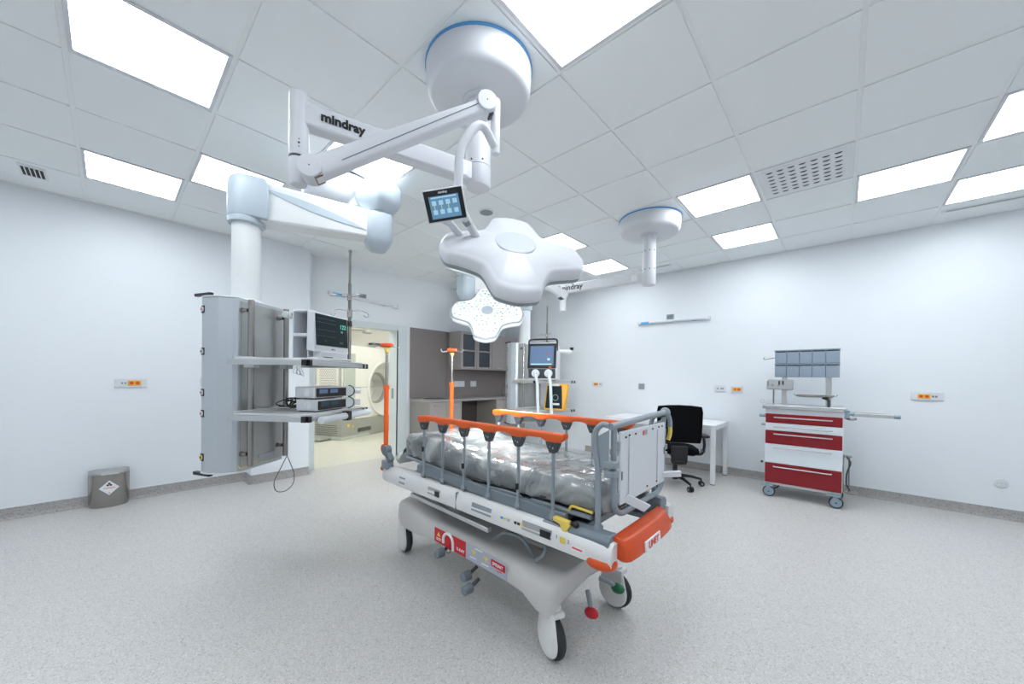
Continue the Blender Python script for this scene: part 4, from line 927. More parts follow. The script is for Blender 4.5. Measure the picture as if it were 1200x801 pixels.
# wheels
def wheel(x, y, rz, nm='wheel'):
    w_ = thing(nm, '', '', (x, y, .1)); 
    del w_['label'], w_['category']; w_.parent = t; w_.location = Vector((x, y, .1))-Vector((-1.6, 1.68, 0)); w_.rotation_euler = (0, 0, rz)
    WM[w_.name] = Matrix.Translation((x, y, .1)) @ Matrix.Rotation(rz, 4, 'Z')
    # axle along local y, cover towards -y
    MB().lathe([(.075, -.020), (.092, -.019), (.0985, -.012), (.100, 0), (.0985, .012), (.092, .019), (.075, .020)], (0, 0, 0), (0, 1, 0), seg=44).build('tyre', 'rubber', w_, local=True, smooth=50)
    MB().lathe([(.012, .021), (.07, .019), (.080, .022), (.081, .026), (.03, .030), (.005, .030)], (0, 0, 0), (0, 1, 0), seg=36).build('hub', 'greyl', w_, local=True)
    prof = []
    pts = [(.091*math.cos(a), .091*math.sin(a)-.004) for a in [math.radians(d_) for d_ in range(-200, 21, 10)]]
    pts = [(-.060, .125), (.060, .125)] + [(.088*math.cos(a), .088*math.sin(a)) for a in [math.radians(d_) for d_ in range(15, -196, -10)]]
    MB().rings([[(p_[0], -.024, p_[1]) for p_ in pts], [(p_[0], -.030, p_[1]) for p_ in pts], [(p_[0]*.9, -.037, p_[1]*.93) for p_ in pts]]).build('wheel_cover', 'bedwhite', w_, local=True, smooth=40)
    MB().cyl((0, 0, .09), (0, 0, .145), .040, seg=24).span((-.055, -.035, .100), (.055, .036, .128)).build('fork_crown', 'bedwhite', w_, bevel=.008, local=True)
    MB().obox((.0, .031, .05), (.02, 0, 0), (0, .004, 0), (0, 0, .06)).build('fork_leg', 'bedwhite', w_, bevel=.003, local=True)
    return w_
wheel(-.985, 1.405, -.42); wheel(-2.385, 1.50, -.25); wheel(-.945, 1.965, -.10); wheel(-2.37, 1.92, -.3)
# pedals at the end
def pedal(a, b, m_, lab):
    q = MB().ball(b, .030, sq=(1.25, 1, .85)).build('pedal_pad', m_, t); q['label'] = lab
    MB().tube([a, ((a[0]+b[0])/2, (a[1]+b[1])/2, (a[2]+b[2])/2+.01), b], .013, 8).build('pedal_lever', 'greyl', q)
pedal((-.96, 1.68, .20), (-.905, 1.625, .135), 'redp', 'red pedal pad'); pedal((-.96, 1.80, .22), (-.875, 1.85, .175), 'greenp', 'green pedal pad')
# lift columns
for x in (-1.25, -1.95):
    MB().box((x, 1.68, .47), (.16, .20, .20)).build('lift_column', 'basewhite', t, bevel=.02)
    MB().box((x, 1.68, .54), (.12, .15, .12)).build('inner_column', 'greyl', t, bevel=.01)
for (pts) in ([(-1.42, 1.45, .40), (-1.33, 1.45, .47), (-1.22, 1.47, .46), (-1.18, 1.50, .36)], [(-1.10, 1.50, .47), (-1.08, 1.47, .42), (-1.15, 1.46, .36), (-1.02, 1.42, .355)]):
    MB().tube(arc_path([Vector(p_) for p_ in pts], .05, 5), .009, 8).build('cable_hose', 'greyl', t)
MB().obox((-1.70, 1.335, .520), (.36, 0, -.012), (0, .012, 0), (0, 0, .012)).build('accessory_bar', 'alu', t, bevel=.003)
MB().obox((-1.70, 1.60, .515), (.45, 0, 0), (0, .018, 0), (0, 0, .012)).build('under_bar', 'greyl', t, bevel=.003)
MB().box((-1.66, 1.50, .50), (.03, .03, .05)).build('red_catch', 'redp', t, bevel=.004)
# under-frame
MB().span((-2.30, 1.42, .575), (-.88, 1.95, .615)).build('under_frame', 'greym', t, bevel=.006)
MB().span((-1.20, 1.40, .616), (-.95, 1.60, .66)).build('frame_box', 'dgrey', t, bevel=.006)
MB().span((-2.15, 1.43, .616), (-1.45, 1.93, .69)).build('frame_box', 'dgrey', t, bevel=.006)
# long white side panels
for sgn, y in ((1, 1.33), (-1, 2.03)):
    prof = [(0, .552), (-.012, .560), (-.016, .60), (-.006, .640), (.012, .655), (.075, .655), (.075, .60), (.03, .552)]
    pr = lambda x, s=1, dz=0: [(x, y+sgn*p_[0]*s+sgn*(1-s)*.04, (p_[1]-.60)*s+.60+dz) for p_ in prof]
    sp_ = MB().rings([pr(-2.425, .80, .005), pr(-2.40, .93, .004), pr(-2.36, 1, .004), pr(-1.7, 1, .001), pr(-.75, 1, -.003), pr(-.69, .97, -.004), pr(-.655, .88, -.005)]).build('side_panel', 'bedwhite', t, smooth=50)
    if sgn == 1:
        MB().span((-1.592, y-.0165, .556), (-1.589, y+.01, .652)).build('panel_joint', 'greyl', sp_)
        for x, w_, dk in ((-2.15, .035, 0), (-1.80, .06, 1), (-1.385, .075, 0), (-1.02, .085, 1)):
            hh = MB().add([(x-w_, y-.0155, .588), (x+w_, y-.0155, .586), (x+w_, y-.0085, .628), (x-w_, y-.0085, .630), (x-w_, y-.0175, .588), (x+w_, y-.0175, .586), (x+w_, y-.0105, .628), (x-w_, y-.0105, .630)], [(0, 1, 2, 3), (7, 6, 5, 4), (0, 4, 5, 1), (1, 5, 6, 2), (2, 6, 7, 3), (3, 7, 4, 0)]).build('grip_recess', 'greyl' if not dk else 'rackface', sp_, bevel=.001)
            if dk: MB().span((x+w_*.3, y-.020, .589), (x+w_*.95, y-.0165, .620)).build('grip_latch', 'black', sp_)
        for x, m_ in ((-1.235, 'bluelabel'), (-1.215, 'yellow'), (-1.19, 'panelblue'), (-1.145, 'ink'), (-1.125, 'ink'), (-1.105, 'yellow')):
            MB().obox((x, y-.0145, .606), (.008, 0, 0), (0, .0012, .0002), (0, .0, .006)).build('pictogram', m_, sp_)
        text('number_mark', '1', .022, (-.905, y-.0170, .612), (1, 0, -.02), (0, 0, 1), 'ink', sp_); text('number_mark', '2', .022, (-.845, y-.0170, .608), (1, 0, -.02), (0, 0, 1), 'ink', sp_)
        MB().obox((-.875, y-.0165, .606), (.014, 0, 0), (0, .001, 0), (0, 0, .014)).build('pictogram', 'yellow', sp_, bevel=.004)
        MB().obox((-.80, y-.0165, .592), (.030, 0, -.001), (0, .001, 0), (0, 0, .010)).build('pictogram', 'paper', sp_)
        MB().obox((-.802, y-.0178, .592), (.024, 0, -.001), (0, .001, 0), (0, 0, .003)).build('pictogram', 'redink', sp_)
    # corner bumpers
    b_ = MB().rings([[(-.712+q*math.cos(a)*1.15, y+sgn*.022+q*math.sin(a)*.85, z) for a in [2*math.pi*i/24 for i in range(24)]] for q, z in ((.028, .535), (.05, .541), (.058, .553), (.058, .566), (.052, .576))]).build('corner_bumper', 'orange2', t, smooth=60)
    MB().ball((-2.445, y+sgn*.015, .635), .022, sq=(.9, 1, .9)).build('end_bumper', 'orange2', t)
# grey lower rails with posts and orange top
def side_rail(y, xs, xa, xb, ztop, near):
    r = MB().obox(((xa+xb)/2, y+.012 if near else y-.012, .690), ((xb-xa)/2+.04, 0, -.014), (0, .014, 0), (0, 0, .028)).build('side_rail', 'greym', t, bevel=.006)
    # orange handrail, slightly flared underside at each post
    n = 60; rings = []
    L_ = xb-xa
    for i in range(n+1):
        x = xa-.012+(L_+.05)*i/n
        z = ztop-.006*math.sin(math.pi*i/n)*0
        drop = 0
        if i < 3: z -= .006*(3-i)/3
        for px_ in xs:
            dd_ = abs(x-px_); drop = max(drop, max(0, 1-max(0, dd_-.028)/.035))
        e = .018+.016*drop
        if i == n: e *= .6
        rings.append([(x, y+.020*cc, z+(.014 if s_s > 0 else e)*s_s) for cc, s_s in [(math.copysign(abs(math.cos(a))**.6, math.cos(a)), math.copysign(abs(math.sin(a))**.6, math.sin(a))) for a in [2*math.pi*k/16 for k in range(16)]]])
    MB().rings(rings).build('handrail', 'orange', r, smooth=60)
    for px_ in xs:
        MB().cyl((px_, y, .665), (px_, y, ztop-.055), .0085, seg=14).build('rail_post', 'greyl', r)
        MB().prism([(px_-.036, y-.015, ztop-.026), (px_+.036, y-.015, ztop-.026), (px_+.032, y-.015, ztop-.042), (px_+.014, y-.015, ztop-.078), (px_-.014, y-.015, ztop-.078), (px_-.032, y-.015, ztop-.042)], (0, .030, 0)).build('rail_bracket', 'dgrey', r, bevel=.002)
        MB().cyl((px_-.006, y-.0165, ztop-.050), (px_-.006, y-.0145, ztop-.050), .004, seg=10).cyl((px_+.008, y-.0165, ztop-.058), (px_+.008, y-.0145, ztop-.050), .004, seg=10).build('bracket_screws', 'steel', r, kind='stuff')
        if near:
            MB().rings([[(px_+.004+q*math.cos(a)*.9, y-.003-.0*q, .677+q*math.sin(a)*1.2+o_) for a in [2*math.pi*i/18 for i in range(18)]] for q, o_ in ((.018, 0),)] + [[(px_+.004+.016*math.cos(a)*.9, y-.012, .677+.016*math.sin(a)*1.2) for a in [2*math.pi*i/18 for i in range(18)]]]).build('post_boss', 'greyl', r)
            MB().cyl((px_+.010, y-.014, .668), (px_+.010, y-.011, .668), .005, seg=10).build('boss_screw', 'steel', r)
    return r
side_rail(1.355, (-1.958, -1.765, -1.570, -1.370, -1.165, -.957), -1.99, -.93, 1.042, True)
side_rail(2.005, (-1.925, -1.725, -1.522, -1.315, -1.125, -.930), -1.96, -.905, 1.045, False)
for px_, z in ((-1.958, .84), (-1.57, .80), (-1.165, .77)): MB().box((px_, 1.346, z), (.014, .012, .030)).build('post_clip', 'black', t, bevel=.002)
# mattress supports, yellow levers
MB().tube(arc_path([(-1.50, 1.40, .70), (-1.30, 1.385, .715), (-1.18, 1.385, .715), (-1.16, 1.39, .69), (-1.25, 1.39, .685)], .02, 5), .007, 8).build('release_frame', 'greyl', t)
for pts in ([(-1.36, 1.375, .675), (-1.28, 1.365, .668), (-1.19, 1.365, .665)], [(-.97, 1.42, .70), (-.90, 1.40, .70), (-.89, 1.40, .73), (-.78, 1.40, .725)]):
    MB().tube(arc_path(pts, .02, 4), .0065, 8).build('yellow_lever', 'yellow', t)
MB().span((-1.39, 1.365, .662), (-1.15, 1.39, .672)).build('lever_base', 'bedwhite', t, bevel=.003)
MB().prism([(-.935, 1.325, .690), (-.855, 1.325, .685), (-.850, 1.325, .665), (-.865, 1.325, .640), (-.885, 1.325, .635), (-.90, 1.325, .665), (-.935, 1.325, .672)], (0, .028, 0)).build('yellow_catch', 'yellow', t, bevel=.004)
MB().ball((-.828, 1.345, .676), .014).cyl((-.86, 1.345, .676), (-.828, 1.345, .676), .007).build('black_knob', 'black', t)
MB().obox((-.90, 1.345, .625), (.10, 0, -.002), (0, .010, 0), (0, 0, .028)).build('corner_bracket', 'greyl', t, bevel=.004)
# mattress platform
for x0, x1, z, dz in ((-2.24, -1.56, .735, .02), (-1.55, -1.13, .705, 0), (-1.12, -.79, .715, .0)):
    MB().obox(((x0+x1)/2, 1.69, z-.014), ((x1-x0)/2, 0, -dz), (0, .275, 0), (0, 0, .010)).build('platform_section', 'dgrey', t, bevel=.004)
    for yy in (1.405, 1.975): MB().tube([(x0, yy, z-.015+dz), (x1, yy, z-.015-dz)], .011, 8).build('platform_tube', 'greyl', t)
# end with grey corner blocks, orange bumper
for sgn, y in ((1, 1.37), (-1, 1.935)):
    MB().rings([[(x, y+sgn*(p_[0]), p_[1]+(.02 if sgn < 0 and p_[1] > .64 else 0)) for p_ in ((-.035, .590+dz), (-.045, .62), (-.040, .655), (-.02, .672), (.03, .672), (.05, .65), (.05, .59+dz))] for x, dz in ((-.86, .03), (-.80, .01), (-.74, -.01), (-.69, 0), (-.67, .015))]).build('corner_block', 'greym', t, bevel=.006, smooth=40)
    MB().cyl((-.748, y+sgn*.02, .665), (-.748, y+sgn*.02, .685), .020, seg=20).build('socket_cup', 'greyl', t)
ob = [(-.680, .580), (-.640, .567), (-.612, .580), (-.618, .620), (-.645, .658), (-.680, .664)]
om = []
for y, f in ((1.375, .0), (1.39, .012), (1.46, .018), (1.62, .022), (1.78, .018), (1.845, .012), (1.86, 0)):
    om.append([(x+(f if x > -.67 else 0), y, z+(.0 if f else .006)) for x, z in ob])
bo = MB().rings(om).build('end_bumper', 'orange2', t, bevel=.006, smooth=45); bo['label'] = 'wide orange end bumper with name plate'
lp_ = MB().obox((-.5925, 1.585, .603), (.004, 0, .0008), (0, .082, 0), (-.002, 0, .022)).build('name_plate', 'paper', bo, bevel=.008, seg=3)
text('plate_lettering', 'LINET', .040, (-.5875, 1.585, .603), (0, 1, 0), (-.0, 0, 1), 'redink', bo, bold=.0012, sx=1.05)
MB().span((-.715, 1.40, .595), (-.685, 1.94, .63)).build('end_crossbar', 'greym', t, bevel=.006)
for yy in (1.47, 1.87): MB().span((-.90, yy-.02, .585), (-.69, yy+.02, .612)).build('frame_link', 'greym', t, bevel=.004)
# head board frame (tilting U tube) and white board
FX = -.700
uf = [(FX, 1.425, 1.095), (FX, 1.43, .80), (FX-.0, 1.445, .745), (FX, 1.50, .715), (FX, 1.93, .715), (FX, 1.985, .75), (FX, 1.99, .80), (FX, 2.00, 1.10)]
fr_ = MB().tube(arc_path(uf, .05, 6), .0125, 12).build('board_frame', 'greyl', t)
MB().tube(arc_path([(FX+.0, 1.395, 1.103), (FX, 2.03, 1.125)], .02), .0145, 12).build('push_bar', 'greyl', fr_)
MB().ball((FX, 2.02, 1.122), .028, sq=(1, .8, 1)).build('push_bar_end', 'greyl', fr_)
MB().tube(arc_path([(FX+.008, 2.03, 1.12), (FX+.018, 2.045, 1.08), (FX+.018, 2.045, 1.045)], .03, 4), .0125, 10).build('handle_hook', 'greyl', fr_)
MB().tube(arc_path([(FX+.018, 2.045, 1.055), (FX+.020, 2.045, 1.01), (FX+.012, 2.035, .975)], .03, 4), .0105, 10).build('yellow_handle', 'yellow', fr_)
wb = MB().span((FX+.006, 1.452, .765), (FX+.018, 1.972, 1.078)).build('white_board', 'white', t, bevel=.008, seg=3)
for y in (1.54, 1.87): MB().span((FX+.0185, y-.012, .80), (FX+.023, y+.012, 1.05)).build('board_rib', 'white', wb, bevel=.002)
for y, z in ((1.50, 1.05), (1.535, 1.055), (1.60, 1.055), (1.80, 1.058), (1.88, 1.06), (1.925, 1.06), (1.52, .785), (1.74, .79), (1.86, .79)): MB().span((FX+.0185, y-.008, z-.004), (FX+.0195, y+.008, z+.004)).build('slot', 'dark', wb)
for y, z in ((1.466, .89), (1.958, .93)): MB().span((FX+.0185, y-.005, z-.018), (FX+.0195, y+.005, z+.018)).build('slot', 'dgrey', wb)
MB().cyl((FX+.0181, 1.69, 1.05), (FX+.0195, 1.69, 1.05), .012, seg=18).build('round_mark', 'orange2', wb); MB().span((FX+.0182, 1.71, 1.038), (FX+.0192, 1.73, 1.062)).build('small_mark', 'greyl', wb)
st = MB()
MB().obox((FX+.055, 1.96, .812), (.045, .01, .010), (.004, -.010, 0), (-.003, 0, .014)).build('strap_end', 'white', wb, bevel=.003)
MB().obox((FX+.050, 1.54, .765), (.035, .035, -.024), (.004, -.006, 0), (.012, .008, .015)).build('strap_end', 'white', wb, bevel=.003)
for y in (1.44, 1.985):
    for z in (.80, 1.02): MB().span((FX-.004, y-.014, z-.02), (FX+.016, y+.014, z+.02)).build('board_clamp', 'greyl', fr_, bevel=.004)
# near and far push handles
for sgn, y in ((1, 1.388), (-1, 2.005)):
    hp = [(-.748, y, .67), (-.752, y, .93), (-.770, y, 1.02), (-.765, y, 1.085), (-.735, y+.006*sgn, 1.112), (-.712, y+.012*sgn, 1.105)]
    h_ = MB().tube(arc_path(hp, .05, 6), [.0125]*len(arc_path(hp, .05, 6)), 12).build('push_handle', 'greyl', t)
    MB().prism([(-.760, y, 1.055), (-.705, y, 1.09), (-.705, y, .945), (-.752, y, .90)], (0, .008*sgn, 0)).build('handle_web', 'greyl', h_, bevel=.002)
    for z in (.905, .945): MB().span((-.725, y-.002*sgn if sgn > 0 else y-.04, z-.014), (-.68, y+.05*sgn if sgn > 0 else y+.002, z+.014)).build('hinge_block', 'greyl', h_, bevel=.004)
    MB().obox((-.735, y+.01*sgn, .925), (.03, 0, -.006), (0, .006, 0), (0, 0, .006)).build('hinge_link', 'greyl', h_)
# foot end plate and IV poles
MB().rings([[(x, y, z) for y, z in ((1.42, .67), (1.40, .70), (1.43, .74), (1.50, .76), (1.86, .76), (1.93, .74), (1.96, .70), (1.94, .67))] for x in (-2.375, -2.345)]).build('foot_plate', 'bedwhite', t, bevel=.006)
for n_, (x, y, ztop) in enumerate(((-2.585, 1.44, 1.54), (-2.497, 2.0, 1.548))):
    x = (-2.40, -2.47)[n_]; y = (1.338, 1.985)[n_]
    zt_ = (1.525, 1.535)[n_]; zm_ = (1.235, 1.255)[n_]
    iv = MB().cyl((x, y, .80), (x, y, zm_), .0165, seg=18).cyl((x, y, zm_-.03), (x, y, zm_), .021, seg=18).build('infusion_pole', 'orange', t, bevel=.002)
    iv['label'] = 'orange and chrome infusion pole'
    MB().cyl((x, y, zm_), (x, y, zt_-.03), .010, seg=14).build('chrome_tube', 'steel', iv)
    MB().cyl((x, y, zt_-.055), (x, y, zt_-.030), .012, .020, seg=16).build('yellow_collar', 'yellow', iv)
    MB().rings([rr(Vector((x, y, 0)), Vector((c_, s_, 0)), hx, hy, z, rad=.012) for hx, hy, z in ((.036, .016, zt_-.018), (.043, .02, zt_-.012), (.043, .02, zt_+.004), (.036, .016, zt_+.010))]).build('hook_head', 'orange2', iv)
    dx = Vector((c_, s_, 0))
    for sg in (-1, 1):
        o_ = Vector((x, y, zt_-.012))
        MB().tube(arc_path([o_+dx*sg*.02, o_+dx*sg*.085+Vector((0, 0, -.012)), o_+dx*sg*.098+Vector((0, 0, .010)), o_+dx*sg*.088+Vector((0, 0, .018))], .012, 4), .0028, 6).build('hook', 'alu', iv)
for y, x in ((1.338, -2.40), (1.985, -2.47)):
    MB().cyl((x+.012, y-.022, .772), (x+.012, y+.022, .772), .036, seg=26).obox((x+.045, y, .735), (.028, 0, -.030), (0, .020, 0), (.014, 0, .014)).build('pole_hinge', 'greym', t, bevel=.004)
    MB().cyl((x-.010, y-.016, .780), (x-.010, y+.016, .780), .034, seg=22).build('hinge_button', 'orange2', t)
    MB().span((x-.012, y-.03, .645), (x+.06, y+.03, .705)).build('pole_mount', 'greyl', t, bevel=.008)

# ---- mattress (lies on the stretcher)
mt_ = thing('mattress', 'dark blue grey mattress wrapped in clear plastic film on the stretcher', 'mattress', (-1.53, 1.69, .75))
rnd = random.Random(11)
nx, ny = 56, 22; MX0, MX1, MY0, MY1 = -2.245, -.765, 1.415, 1.965
def mz(x):  # underside height along the bed
    if x < -1.56: return .755-(x+2.24)/.68*.040
    if x < -1.12: return .715
    return .722
def mt_thick(x): return .118
rings = []
for i in range(nx+1):
    f = i/nx; x = MX0+(MX1-MX0)*f
    k = 1.0
    e = min(f, 1-f)*(MX1-MX0); inset = max(0, .05-e)**2/.05*.9
    z0 = mz(x); z1 = z0+mt_thick(x)-inset*.5
    y0, y1 = MY0+inset, MY1-inset
    notch = .008*math.exp(-((x+1.56)/.015)**2)+.008*math.exp(-((x+1.12)/.015)**2)
    z1 -= notch
    r = [(x, y0+.03, z0), (x, y0+.008, z0+.012), (x, y0, z0+.04), (x, y0, z1-.035), (x, y0+.010, z1-.010), (x, y0+.035, z1)]
    r += [(x, y0+.035+(y1-y0-.07)*j/8, z1+.004*math.sin(j*1.3+x*6)) for j in range(1, 8)]
    r += [(x, y1-.035, z1), (x, y1-.010, z1-.010), (x, y1, z1-.035), (x, y1, z0+.04), (x, y1-.008, z0+.012), (x, y1-.03, z0)]
    rings.append(r)
MB().rings(rings).build('foam_body', 'matt', mt_, smooth=60)
# film
from mathutils import noise
def wr(p_, s_c, a): return a*(noise.noise(Vector(p_)*s_c)+.6*abs(noise.noise(Vector(p_)*s_c*2.3+Vector((3, 7, 1)))))
rings = []; nx = 150
for i in range(nx+1):
    f = i/nx; x = MX0-.035+(MX1-MX0+.07)*f
    z0 = mz(x)-.004; z1 = mz(x)+mt_thick(x)+.010+.035*math.exp(-((x+1.98)/.25)**2)
    e = min(f, 1-f)*(MX1-MX0+.07); inset = max(0, .06-e)**2/.06*.9
    y0, y1 = MY0-.012+inset, MY1+.012-inset; z1 -= inset*.8
    poly = [(y0+.03, z0), (y0+.004, z0+.01), (y0-.002, (z0+z1)/2-.02), (y0-.002, z1-.04), (y0+.012, z1-.010), (y0+.04, z1)]
    m_ = 26
    full = []
    for a, b in zip(poly, poly[1:]):
        for q in range(3): full.append((a[0]+(b[0]-a[0])*q/3, a[1]+(b[1]-a[1])*q/3))
    full += [(y0+.04+(y1-y0-.08)*j/m_, z1) for j in range(m_+1)]
    rp2 = [(y0+y1-a, b) for a, b in poly[::-1]]
    for a, b in zip(rp2, rp2[1:]):
        for q in range(1, 4): full.append((a[0]+(b[0]-a[0])*q/3, a[1]+(b[1]-a[1])*q/3))
    cy_, cz_ = (y0+y1)/2, (z0+z1)/2
    r = []
    for y, z in full:
        ny_, nz_ = (y-cy_)/.28, (z-cz_)/.06
        l_ = max(.2, math.hypot(ny_**3, nz_**3)); 
        d_ = wr((x, y, z*1.5), 9, .007)+wr((x*.5, y*1.2, z), 5, .007)+.002
        r.append((x, y+d_*ny_**3/l_*.8, z+d_*(nz_**3/l_)*1.2+.0))
    rings.append(r)
MB().rings(rings).build('plastic_film', 'film', mt_, smooth=180, label='crumpled clear plastic film around the mattress')
rings = []
for i in range(15):
    f = i/14; a0 = Vector((-2.27-.10*f, 0, 0))
    rings.append([(-2.25-.105*f+.010*noise.noise(Vector((f*6, j*.6, 0))), 1.44+.47*j/24, mz(-2.24)+.10-.13*f**1.5+.02*noise.noise(Vector((f*4, j*.5, 5)))+.02*math.sin(j*.9)*f*.5) for j in range(25)])
b_ = MB(); n0 = 25
b_.v = [Vector(q) for r in rings for q in r]; b_.f = [(i*n0+j, i*n0+j+1, (i+1)*n0+j+1, (i+1)*n0+j) for i in range(14) for j in range(n0-1)]
b_.build('film_tail', 'film', mt_, smooth=180)

# ================================================================ DESK AND CHAIR
t = thing('office_desk', 'white desk standing against the back wall behind the black chair', 'desk', (-1.87, 5.38, 0))
DX0, DX1, DY0, DY1 = -2.62, -1.14, 5.03, 5.745
MB().span((DX0, DY0, .715), (DX1, DY1, .74)).build('tabletop', 'desk', t, bevel=.002)
for x in (DX0+.03, DX1-.03):
    for y in (DY0+.03, DY1-.03):
        l_ = MB().box((x, y, .3625), (.05, .05, .705)).build('leg', 'desk', t, bevel=.002)
        MB().box((x, y, .005), (.045, .045, .010)).build('glide', 'black', l_)
for y in (DY0+.03, DY1-.03): MB().span((DX0+.056, y-.018, .675), (DX1-.056, y+.018, .715)).build('apron', 'desk', t)
for x in (DX0+.03, DX1-.03): MB().span((x-.018, DY0+.056, .675), (x+.018, DY1-.056, .715)).build('apron', 'desk', t)

ch = pc(791, 556, 4.52); 
CA = YAW-math.radians(14)
t = thing('office_chair', 'black mesh office chair on castors in front of the white desk', 'chair', (ch.x, ch.y, 0), CA)
# local -y = towards the camera (back of chair), seat faces +y
hub = MB().cyl((0, 0, .075), (0, 0, .17), .032, seg=20).build('base_hub', 'black', t, local=True)
MB().cyl((0, 0, .16), (0, 0, .27), .028, seg=18).build('gas_cover', 'black', t, local=True); MB().cyl((0, 0, .26), (0, 0, .37), .014, seg=14).build('gas_spring', 'steel', t, local=True)
for k in range(5):
    a = math.radians(-68+72*k); ca, sa = math.cos(a), math.sin(a)
    l_ = MB().tube([(ca*.02, sa*.02, .125), (ca*.18, sa*.18, .115), (ca*.30, sa*.30, .088)], [.024, .019, .014], 10).build('base_leg', 'black', t, local=True)
    c = Vector((ca*.305, sa*.305, .032)); n = Vector((-sa, ca, 0))
    w_ = MB().cyl(c-n*.028, c-n*.008, .031, seg=18).cyl(c+n*.008, c+n*.028, .031, seg=18).cyl(c+Vector((0, 0, .0)), c+Vector((0, 0, .055)), .008).build('castor', 'black', t, bevel=.003, local=True)
    MB().cyl(c-n*.0285, c-n*.0300, .014, seg=14).cyl(c+n*.0285, c+n*.0300, .014, seg=14).build('castor_hub', 'greyl', w_, local=True)
MB().span((-.07, -.13, .36), (.07, .10, .405)).build('mechanism', 'black', t, bevel=.01, local=True)
MB().tube([(.05, .0, .38), (.20, -.02, .375), (.235, -.02, .39)], .007, 8).build('tilt_lever', 'black', t, local=True)
MB().rings([rr(Vector((0, .03, 0)), Vector((1, 0, 0)), hx, hy, z, rad=.09) for hx, hy, z in ((.19, .18, .405), (.235, .225, .415), (.245, .235, .445), (.235, .225, .475), (.20, .19, .487))]).build('seat', 'fabric', t, local=True, smooth=50)
MB().rings([[(x*s2, y0_+dy, .66+(z)*s2b) for x, z in [(-.225, -.10), (.225, -.10), (.240, -.04), (.250, .26), (.238, .325), (.12, .338), (0, .342), (-.12, .338), (-.238, .325), (-.250, .26), (-.240, -.04)]] for y0_, dy, s2, s2b in ((-.215, -.022, .95, .97), (-.215, -.016, 1, 1), (-.215, .016, 1, 1), (-.215, .026, .95, .97))]).build('backrest', 'fabric', t, local=True, bevel=.006, smooth=40)
MB().prism([(-.075, -.235, .30), (.075, -.235, .30), (.09, -.245, .34), (.09, -.25, .52), (-.09, -.25, .52), (-.09, -.245, .34)], (0, .035, 0)).build('back_support', 'black', t, bevel=.012, local=True, seg=3)
MB().obox((0, -.16, .345), (.06, 0, 0), (0, .09, .02), (0, -.004, .02)).build('back_link', 'black', t, bevel=.008, local=True)
for sx_ in (-1, 1):
    ap_ = MB().tube(arc_path([(sx_*.16, -.02, .40), (sx_*.29, -.05, .40), (sx_*.31, -.07, .50), (sx_*.30, -.07, .62)], .04, 5), [.016]*14, 10).build('armrest_post', 'black', t, local=True)
    MB().rings([rr(Vector((sx_*.30, -.06, 0)), Vector((1, 0, 0)), hx, hy, z, rad=.03) for hx, hy, z in ((.038, .10, .615), (.045, .115, .622), (.045, .115, .638), (.038, .105, .645))]).build('armrest_pad', 'black', t, local=True)
    MB().cyl((sx_*.275, -.05, .445), (sx_*.32, -.05, .445), .022, seg=16).build('adjust_knob', 'greym', t, local=True)

# ================================================================ RED AND WHITE DRAWER TROLLEY
t = thing('drawer_trolley', 'hospital drawer trolley with red and white fronts on blue grey castors', 'trolley', (-.31, 5.30, 0))
TX0, TX1, TY0, TY1 = -.640, .015, 5.045, 5.50
MB().span((TX0, TY0+.022, .155), (TX1, TY1, .985)).build('cabinet_body', 'drw', t, bevel=.004)
MB().span((TX0+.01, TY0+.02, .130), (TX1-.01, TY1-.01, .155)).build('bottom_frame', 'alu', t, bevel=.003)
MB().span((TX0-.01, TY0-.008, .985), (TX1+.01, TY1+.01, 1.030)).build('worktop', 'alu', t, bevel=.006)
MB().span((TX0+.0, TY0-.010, .995), (TX0+.13, TY0-.007, 1.005)).build('type_plate', 'bluegrey', t)
zb = .158
for h_, m_ in ((.220, 'red'), (.215, 'drw'), (.150, 'red'), (.085, 'drw'), (.105, 'red')):
    zt_ = zb+h_
    lbx = 'white drawer front' if m_ == 'drw' else 'dark red drawer front'
    d_ = MB().span((TX0+.004, TY0, zb+.002), (TX1-.004, TY0+.0215, zt_-.002)).build('drawer', m_, t, bevel=.002, label=lbx)
    hz = zt_-.036 if h_ > .11 else zt_-.040
    hn = MB().tube(arc_path([(TX0+.085, TY0, hz), (TX0+.085, TY0-.028, hz), (TX1-.085, TY0-.028, hz), (TX1-.085, TY0, hz)], .008, 4), .0065, 8).build('handle', 'alu', d_)
    zb = zt_
# castors
for x, y in ((TX0+.045, TY0+.0), (TX1-.045, TY0+.0), (TX0+.045, TY1-.05), (TX1-.045, TY1-.05)):
    fr2 = MB().box((x, y+.012, .122), (.075, .085, .016)).obox((x, y, .078), (.016, 0, .028), (0, .026, 0), (-.03, 0, .022)).build('castor', 'bluegrey', t, bevel=.006)
    MB().cyl((x-.0, y-.016, .058), (x, y+.016, .058), .0575, seg=30).build('tyre', 'rubber', fr2, bevel=.004)
    MB().lathe([(.047, 0), (.046, .006), (.02, .008), (.005, .008)], (x, y-.0165, .058), (0, -1, 0), seg=26).lathe([(.047, 0), (.046, .006), (.02, .008), (.005, .008)], (x, y+.0165, .058), (0, 1, 0), seg=26).build('wheel_disc', 'bluegrey', fr2)
    MB().cyl((x, y-.03, .058), (x, y-.022, .058), .007, seg=10).build('axle', 'black', fr2)
    MB().obox((x-.045, y-.01, .128), (.028, 0, .004), (0, .03, 0), (0, 0, .006)).build('brake_tab', 'bluegrey', fr2, bevel=.003)
